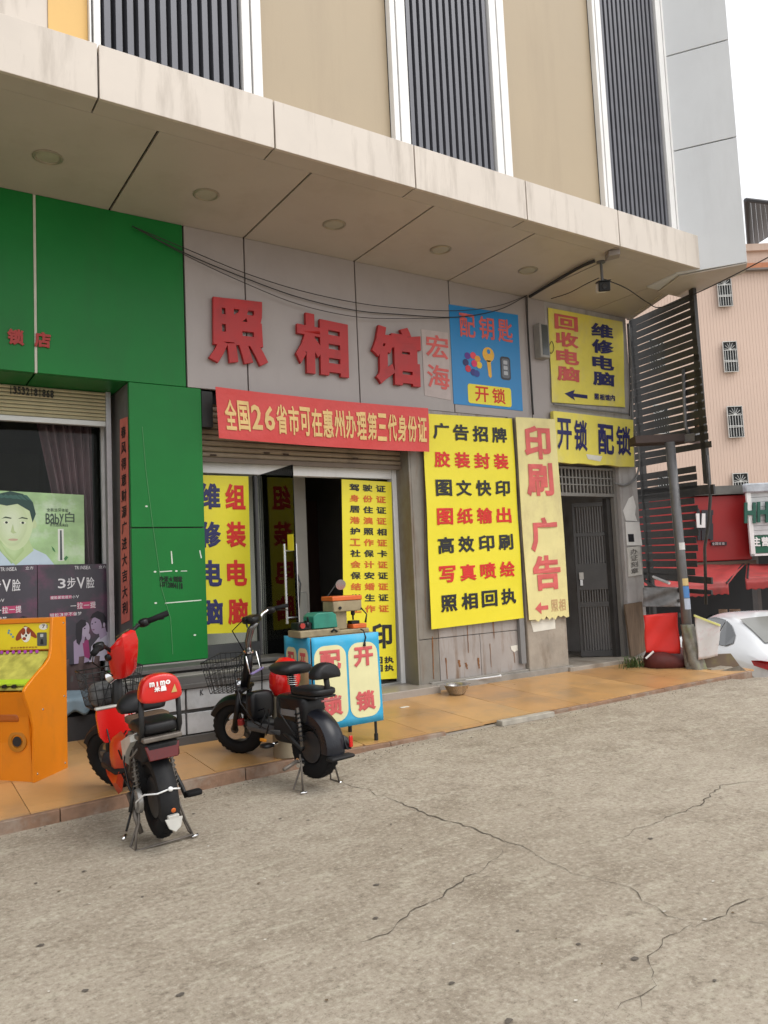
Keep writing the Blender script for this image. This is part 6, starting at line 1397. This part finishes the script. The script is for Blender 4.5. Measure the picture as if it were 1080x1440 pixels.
MB().grid(lambda u, v: Vector((3.5 - .72 * v, (-.66 + 1.28 * u) * (1 - .08 * v), .985 + .35 * v + .025 - .03 * (2 * u - 1) ** 2)), 8, 4).build('windscreen', MCG, car, smooth=True, local=True)
for s_ in (1, -1):
    MB().prism([(-.012, s_ * .38, .80), (-.004, s_ * .72, .86), (.10, s_ * .86, .88), (.30, s_ * .905, .86), (.22, s_ * .905, .80), (.03, s_ * .80, .76), (-.012, s_ * .60, .75)], (-.012, s_ * .012, 0)).build('tail_light', pm('car_lamp', (.42, .01, .01), .15, coat=.5), car, local=True)
    for x in (.85, 3.72):
        torus((x, s_ * .82, .32), .25, .075, .10, 36, 12).build('tyre', MBR, car, smooth=True, local=True)
        m_ = MB(); m_.lathe((x, s_ * .83, .32), (0, s_, 0), [(.001, .07), (.05, .08), (.06, .05), (.19, .055), (.20, .09), (.215, .09)], 30)
        m_.build('rim', pm('car_rim', (.35, .35, .36), .3, metal=.8), car, smooth=30, local=True)
        MB().lathe((x, s_ * .90, .32), (0, s_, 0), [(.35, .0), (.35, .018), (.001, .018)], 30).build('arch', MBR, car, local=True) if False else None
MB().box((-.03, -.26, .50), (-.008, .26, .62)).build('number_plate', pm('plate_blue', (.02, .08, .35), .4), car, local=True)
MB().box((-.02, -.68, .30), (.05, .68, .42)).build('bumper_insert', MBP, car, local=True, bev=.02)
# stand the car on the lower road: rear left lamp seen near x 1066, roof just under the sheet top
cpos = pd(1076, 932, 10.6); hd_ = R(54)
car.rotation_euler = (0, 0, hd_)
fwd = Vector((math.cos(hd_), math.sin(hd_), 0)); lft = Vector((-fwd.y, fwd.x, 0))
car.location = (cpos.x - lft.x * .85, cpos.y - lft.y * .85, cpos.z - .86)
CARZ = car.location.z

# ================================================================== FAR SIDE OF THE ROAD
def far_quad(x0, y0, x1, y1, d): return [pd(x0, y0, d), pd(x1, y0, d), pd(x1, y1, d), pd(x0, y1, d)]
GZ = -.9
# pink tower block
DP = 30.0
MPK = pm('pink_render', (.66, .50, .41), .8, .04, .4, .0, dirt=((.45, .30, .22), .4, 1.2, (3, 3, .12)))
pk = thing('pink_building', 'tall pale pink building with small barred windows behind the slat screen', 'building', pd(1050, 800, DP))
x0p, x1p = 880, 1300
zt_ = pd(1065, 352, DP).z
A, B2 = pd(x0p, 600, DP), pd(x1p, 600, DP)
def fbox(nm, xa, xb, za, zb2, d0, d1, mat, par, **k):
    a, b = pd(xa, 600, d0), pd(xb, 600, d0); P = [Vector((a.x, a.y, za)), Vector((b.x, b.y, za)), Vector((b.x, b.y, za)) + FH * (d1 - d0), Vector((a.x, a.y, za)) + FH * (d1 - d0)]
    return MB().prism(P, (0, 0, zb2 - za)).build(nm, mat, par, **k)
# vertical ribs of the render: panels side by side, each its own piece
fbox('wall', x0p, x1p, GZ - .5, zt_, DP + .1, DP + 12, MPK, pk)
xs_ = [x0p + 4.5 * k for k in range(94)]
first = None
for i, xa in enumerate(xs_):
    if first is None: first = fbox('wall_panel', xa + .12, xa + 4.38, GZ - .5, zt_ - .3, DP + .075, DP + .1, MPK, pk); base_ = pd(xa, 600, DP)
    else: o = first.copy(); COL.objects.link(o); dlt = pd(xa, 600, DP) - base_; o.location = first.location + Vector((dlt.x, dlt.y, 0))
fbox('parapet', x0p, x1p, zt_ - .02, zt_ + .25, DP - .06, DP + 12, MPK, pk); fbox('cornice', x0p, x1p, pd(1065, 378, DP).z, pd(1065, 371, DP).z, DP - .12, DP + .02, pm('terracotta', (.50, .20, .10), .7), pk); fbox('cornice_edge', x0p, x1p, pd(1065, 381, DP).z, pd(1065, 378.5, DP).z, DP - .16, DP + .02, pm('cornice_dark', (.2, .17, .15), .7), pk)
MWG = pm('far_glass', (.03, .033, .033), .3, spec=.2); MGRL = pm('white_grille', (.62, .62, .60), .5)
def far_window(xa, ya, xb, yb):
    a, b = pd(xa, ya, DP - .02), pd(xb, yb, DP - .02); dw = (b - a).dot(RH); dh = a.z - b.z
    f_ = MB(); O_ = a
    def P(u, z, d_=0): return O_ + RH * (dw * u) + Vector((0, 0, -dh * z)) - FH * d_
    def rect(u0, u1, v0, v1, d0, d1): f_.prism([P(u0, v0, d0), P(u1, v0, d0), P(u1, v1, d0), P(u0, v1, d0)], -FH * (d1 - d0))
    rect(0, 1, 0, .02, 0, .08); rect(0, 1, .985, 1, 0, .08); rect(0, .025, .02, .985, 0, .08); rect(.975, 1, .02, .985, 0, .08)
    wn_ = f_.build('window', MGRL, pk)
    f_ = MB(); rect(.025, .975, .02, .985, 0, .015); f_.build('pane', MWG, wn_)
    f_ = MB()
    for k in range(5): u_ = .05 + .9 * (k + .5) / 5; rect(u_ - .014, u_ + .014, .30, .97, .06, .075)
    for v_ in (.28, .62, .66): rect(.05, .95, v_, v_ + .02, .06, .08)
    for k in range(7):
        an = R(10 + 160 * k / 6); f_.tube([P(.5, .28, .07), P(.5 + .42 * math.cos(an), .28 - .24 * math.sin(an), .07)], .009, 4)
    g_ = f_.build('grille', MGRL, wn_); g_['kind'] = 'stuff'
for w_ in ((1007, 390, 1030, 431), (1015, 481, 1038, 523), (1021, 572, 1046, 615), (1029, 666, 1054, 708), (924, 664, 948, 703), (918, 570, 941, 610), (912, 478, 935, 520), (1130, 380, 1155, 422), (1136, 470, 1160, 512), (1142, 560, 1166, 602)): far_window(*w_)
# dark corrugated canopy on its roof
rf = thing('roof_canopy', 'blue-grey corrugated sheet canopy on the roof of the pink building', 'roof', pd(1085, 345, DP - 1))
a0, a1, b0, b1 = pd(1049, 281, DP - 1), pd(1140, 292, DP - 1), pd(1054, 350, DP + 2), pd(1150, 290, DP + 2)
nr = 14
for k in range(nr):
    t0, t1 = k / nr, (k + .97) / nr
    m_ = MB(); P = [a0.lerp(a1, t0), a0.lerp(a1, t1), b0.lerp(b1, t1), b0.lerp(b1, t0)]; m_.prism(P, (0, 0, .05)); m_.build('sheet', pm('corrugated', (.12, .14, .165), .5, .1, 4), rf)
MB().tube([a0, b0], .09, 6).build('edge_beam', pm('beam_dark', (.04, .04, .045), .6), rf); MB().tube([a0, a1], .08, 6).build('edge_beam', pm('beam_dark', (0, 0, 0)), rf)
# red shop and its neighbour
DS = 17.0
shp = thing('red_shop', 'low shop with a dark red sign board and open dark front across the road', 'shop', pd(1010, 800, DS))
MSD = pm('shop_dark', (.035, .035, .037), .8, .2, 2); MRS = pm('shop_red', (.34, .012, .012), .4, .06, 2)
fbox('rear_wall', 870, 1300, GZ - .3, 2.9, DS + 3.5, DS + 3.7, MSD, shp); fbox('roof', 860, 1300, 2.75, 2.95, DS + .5, DS + 3.7, MSD, shp)
fbox('fascia', 880, 1043, pd(1010, 789, DS).z, pd(1010, 697, DS).z, DS, DS + .3, MRS, shp, bev=.02)
fbox('roof_edge', 870, 1044, pd(1010, 696, DS).z, pd(1010, 684, DS).z, DS - .1, DS + .7, pm('roof_edge', (.13, .13, .12), .8, .3, 3), shp)
fbox('fascia_base', 880, 1048, pd(1010, 796, DS).z, pd(1010, 790, DS).z, DS - .05, DS + .3, pm('fascia_base', (.10, .06, .04), .7), shp)
for xa in (870, 1046, 1120, 1200): fbox('pillar', xa, xa + 5, GZ - .3, 2.8, DS + .35, DS + .6, pm('pillar_far', (.16, .15, .15), .8), shp)
fn = surf(far_quad(975, 715, 1002, 760, DS - .02)); m_ = MB(); put_glyph(m_, '福', (0, 1, 0, 1), lambda u, v, h: fn(u, v, .02 + h * .2), bold=.04, ext=.06); m_.build('letter', pm('letter_black', (.02, .02, .025), .5), shp)
fn = surf(far_quad(979, 722, 992, 742, DS - .10)); MB().prism([fn(0, 0), fn(.35, 0), fn(.4, .8), fn(.6, .8), fn(.65, 0), fn(1, 0), fn(1, 1), fn(.1, 1)], FH * .03).build('white_emblem', MWHITE, shp)
fn = surf(far_quad(1000, 762, 1021, 767, DS - .02)); MB().prism([fn(0, 0), fn(1, 0), fn(1, 1), fn(0, 1)], -FH * .04).build('small_plate', pm('letter_black', (0, 0, 0)), shp); lettering([('全国连锁', 'h', .05, .9, .5, .8)], surf(far_quad(1000, 762, 1021, 767, DS - .07)), pm('pale_far', (.4, .35, .35), .6), shp, bold=.02)
hh = thing('white_sign', 'large white ribbed shop sign with green HH letters and a green lower band', 'sign', pd(1080, 790, DS - .3))
zt1, zt2 = pd(1060, 693, DS - .3).z, pd(1060, 753, DS - .3).z
for k in range(9):
    a = zt1 + (zt2 - zt1) * k / 9; b = zt1 + (zt2 - zt1) * (k + .93) / 9; fbox('plank', 1043, 1150, b, a, DS - .3, DS - .22, pm('sign_white', (.60, .61, .62), .5), hh)
fbox('backing', 1043.5, 1150, pd(1060, 779, DS - .2).z, zt1 - .01, DS - .215, DS - .1, pm('sign_white', (0, 0, 0)), hh); fbox('green_band', 1048, 1149, pd(1060, 778, DS - .3).z, zt2 - .01, DS - .31, DS - .216, pm('band_green', (.01, .10, .055), .5), hh)
fbox('frame', 1042, 1048, pd(1060, 782, DS - .3).z, zt1 + .12, DS - .36, DS - .3, MWHITE, hh); fbox('frame', 1042, 1150, pd(1060, 782, DS - .3).z, pd(1060, 779, DS - .3).z, DS - .36, DS - .3, MWHITE, hh); fbox('crumpled_top', 1041, 1150, zt1, zt1 + .2, DS - .4, DS - .25, pm('tin', (.45, .48, .52), .4, .2, 5, .02, 8), hh, bev=.03)
for ch, qd in (('H', (1045, 707, 1061, 736)), ('H', (1063, 706, 1079, 735)), ('S', (1081, 705, 1095, 735))):
    fn = surf(far_quad(*qd, DS - .32)); m_ = MB(); put_glyph(m_, ch, (0, 1, 0, 1), lambda u, v, h: fn(u, v, .03 + h * .2), bold=.03, ext=.1); m_.build('letter', pm('letter_green', (.01, .09, .06), .4), hh)
lettering([('主营·水果批发', 'h', 0, 1, .5, 1)], surf(far_quad(1059, 755, 1140, 768, DS - .33)), MWHITE, hh, bold=.03)
# red awnings
MAW = pm('awning_red', (.33, .03, .028), .6, .2, 3, dirt=((.16, .03, .025), .6, 4, (1, 1, 1)))
for (xa, ya, xb, yb, xc, yc, xd, yd, lb) in ((900, 797, 1048, 795, 1024, 822, 890, 834, 'red cloth awning sagging under the dark red shop sign'), (1050, 796, 1180, 790, 1200, 812, 1048, 816, 'red cloth awning under the white and green shop sign')):
    q_ = [pd(xa, ya, DS - .1), pd(xb, yb, DS - .1), pd(xc, yc, DS - 1.6), pd(xd, yd, DS - 1.6)]; f_ = surf(q_, .03, (20, 5), 0, 1)
    t = thing('awning', lb, 'awning', q_[3]); MB().sheet(lambda u, v, w_: f_(u, v, -.01 * w_), 30, 6, .01).build('canopy', MAW, t, smooth=True)
    MB().sheet(lambda u, v, w_: f_(u, 1, -.01 * w_) + Vector((0, 0, -v * (.20 + .012 * math.sin(u * 90)))), 60, 2, .01).build('valance', MAW, t, smooth=True)
    for u_ in (.02, .98): MB().tube([f_(u_, 0), f_(u_, 1)], .02, 6).build('arm', MFR, t)
# goods before the shop: baskets and cartons
MBSK = pm('basket_brown', (.15, .085, .05), .8, .2, 6)
for i, (xa, ya, xb, yb, lb) in enumerate(((1013, 856, 1027, 880, 'brown wicker barrel before the dark shop, left one of two'), (1029, 856, 1046, 880, 'brown wicker barrel before the dark shop, right one of two'), (1048, 864, 1074, 882, 'low tan crate of goods behind the white car roof'))):
    a, b = pd(xa, ya, 14.5), pd(xb, yb, 14.5); r_ = (b - a).dot(RH) / 2; cc = a + RH * r_ + FH * r_; H = a.z - GZ
    if i < 2: o = MB().lathe((cc.x, cc.y, GZ - .02), (0, 0, 1), [(.001, 0), (r_ * .85, 0), (r_ * 1.03, H * .5), (r_ * .95, H), (r_ * .85, H), (r_ * .85, H - .1), (.001, H - .1)], 20).build('wicker_barrel', MBSK, smooth=40)
    else: o = box('goods_crate', (cc.x - r_, cc.y - r_, GZ - .02), (cc.x + r_, cc.y + r_, a.z), pm('crate_tan', (.22, .14, .07), .8, .2, 5), bev=.02)
    tag(o, lb, 'barrel' if i < 2 else 'crate')
# neighbouring plain block so that the road does not end in nothing
nb = thing('grey_building', 'plain grey building farther along the road to the right', 'building', pd(1500, 800, 40))
fbox('wall', 1310, 2200, GZ - .5, 9, 36, 46, MPLASG, nb)
for k in range(6):
    for j in range(2): fbox('window', 1350 + k * 130, 1400 + k * 130, 2.5 + j * 3, 4 + j * 3, 35.95, 36.02, MWG, nb)

# grit gathered along the foot of the kerb
m_ = MB(); rn = random.Random(21)
for k in range(420):
    X = rn.uniform(.2, 7.9); Y = edgeY(X) - abs(rn.gauss(0, .10)) - .008; r_ = rn.uniform(.0025, .008); z = gh(X, Y)
    m_.add([(X + r_ * math.cos(a) * rn.uniform(.7, 1.3), Y + r_ * math.sin(a) * rn.uniform(.7, 1.3), z) for a in (0, 1.57, 3.14, 4.71)] + [(X, Y, z + r_)], [(0, 1, 4), (1, 2, 4), (2, 3, 4), (3, 0, 4)])
tag(m_.build('kerb_grit', pm('grit', (.2, .17, .13), .9, .5, 30)), 'loose grit lying along the foot of the tiled kerb', 'grit', kind='stuff')
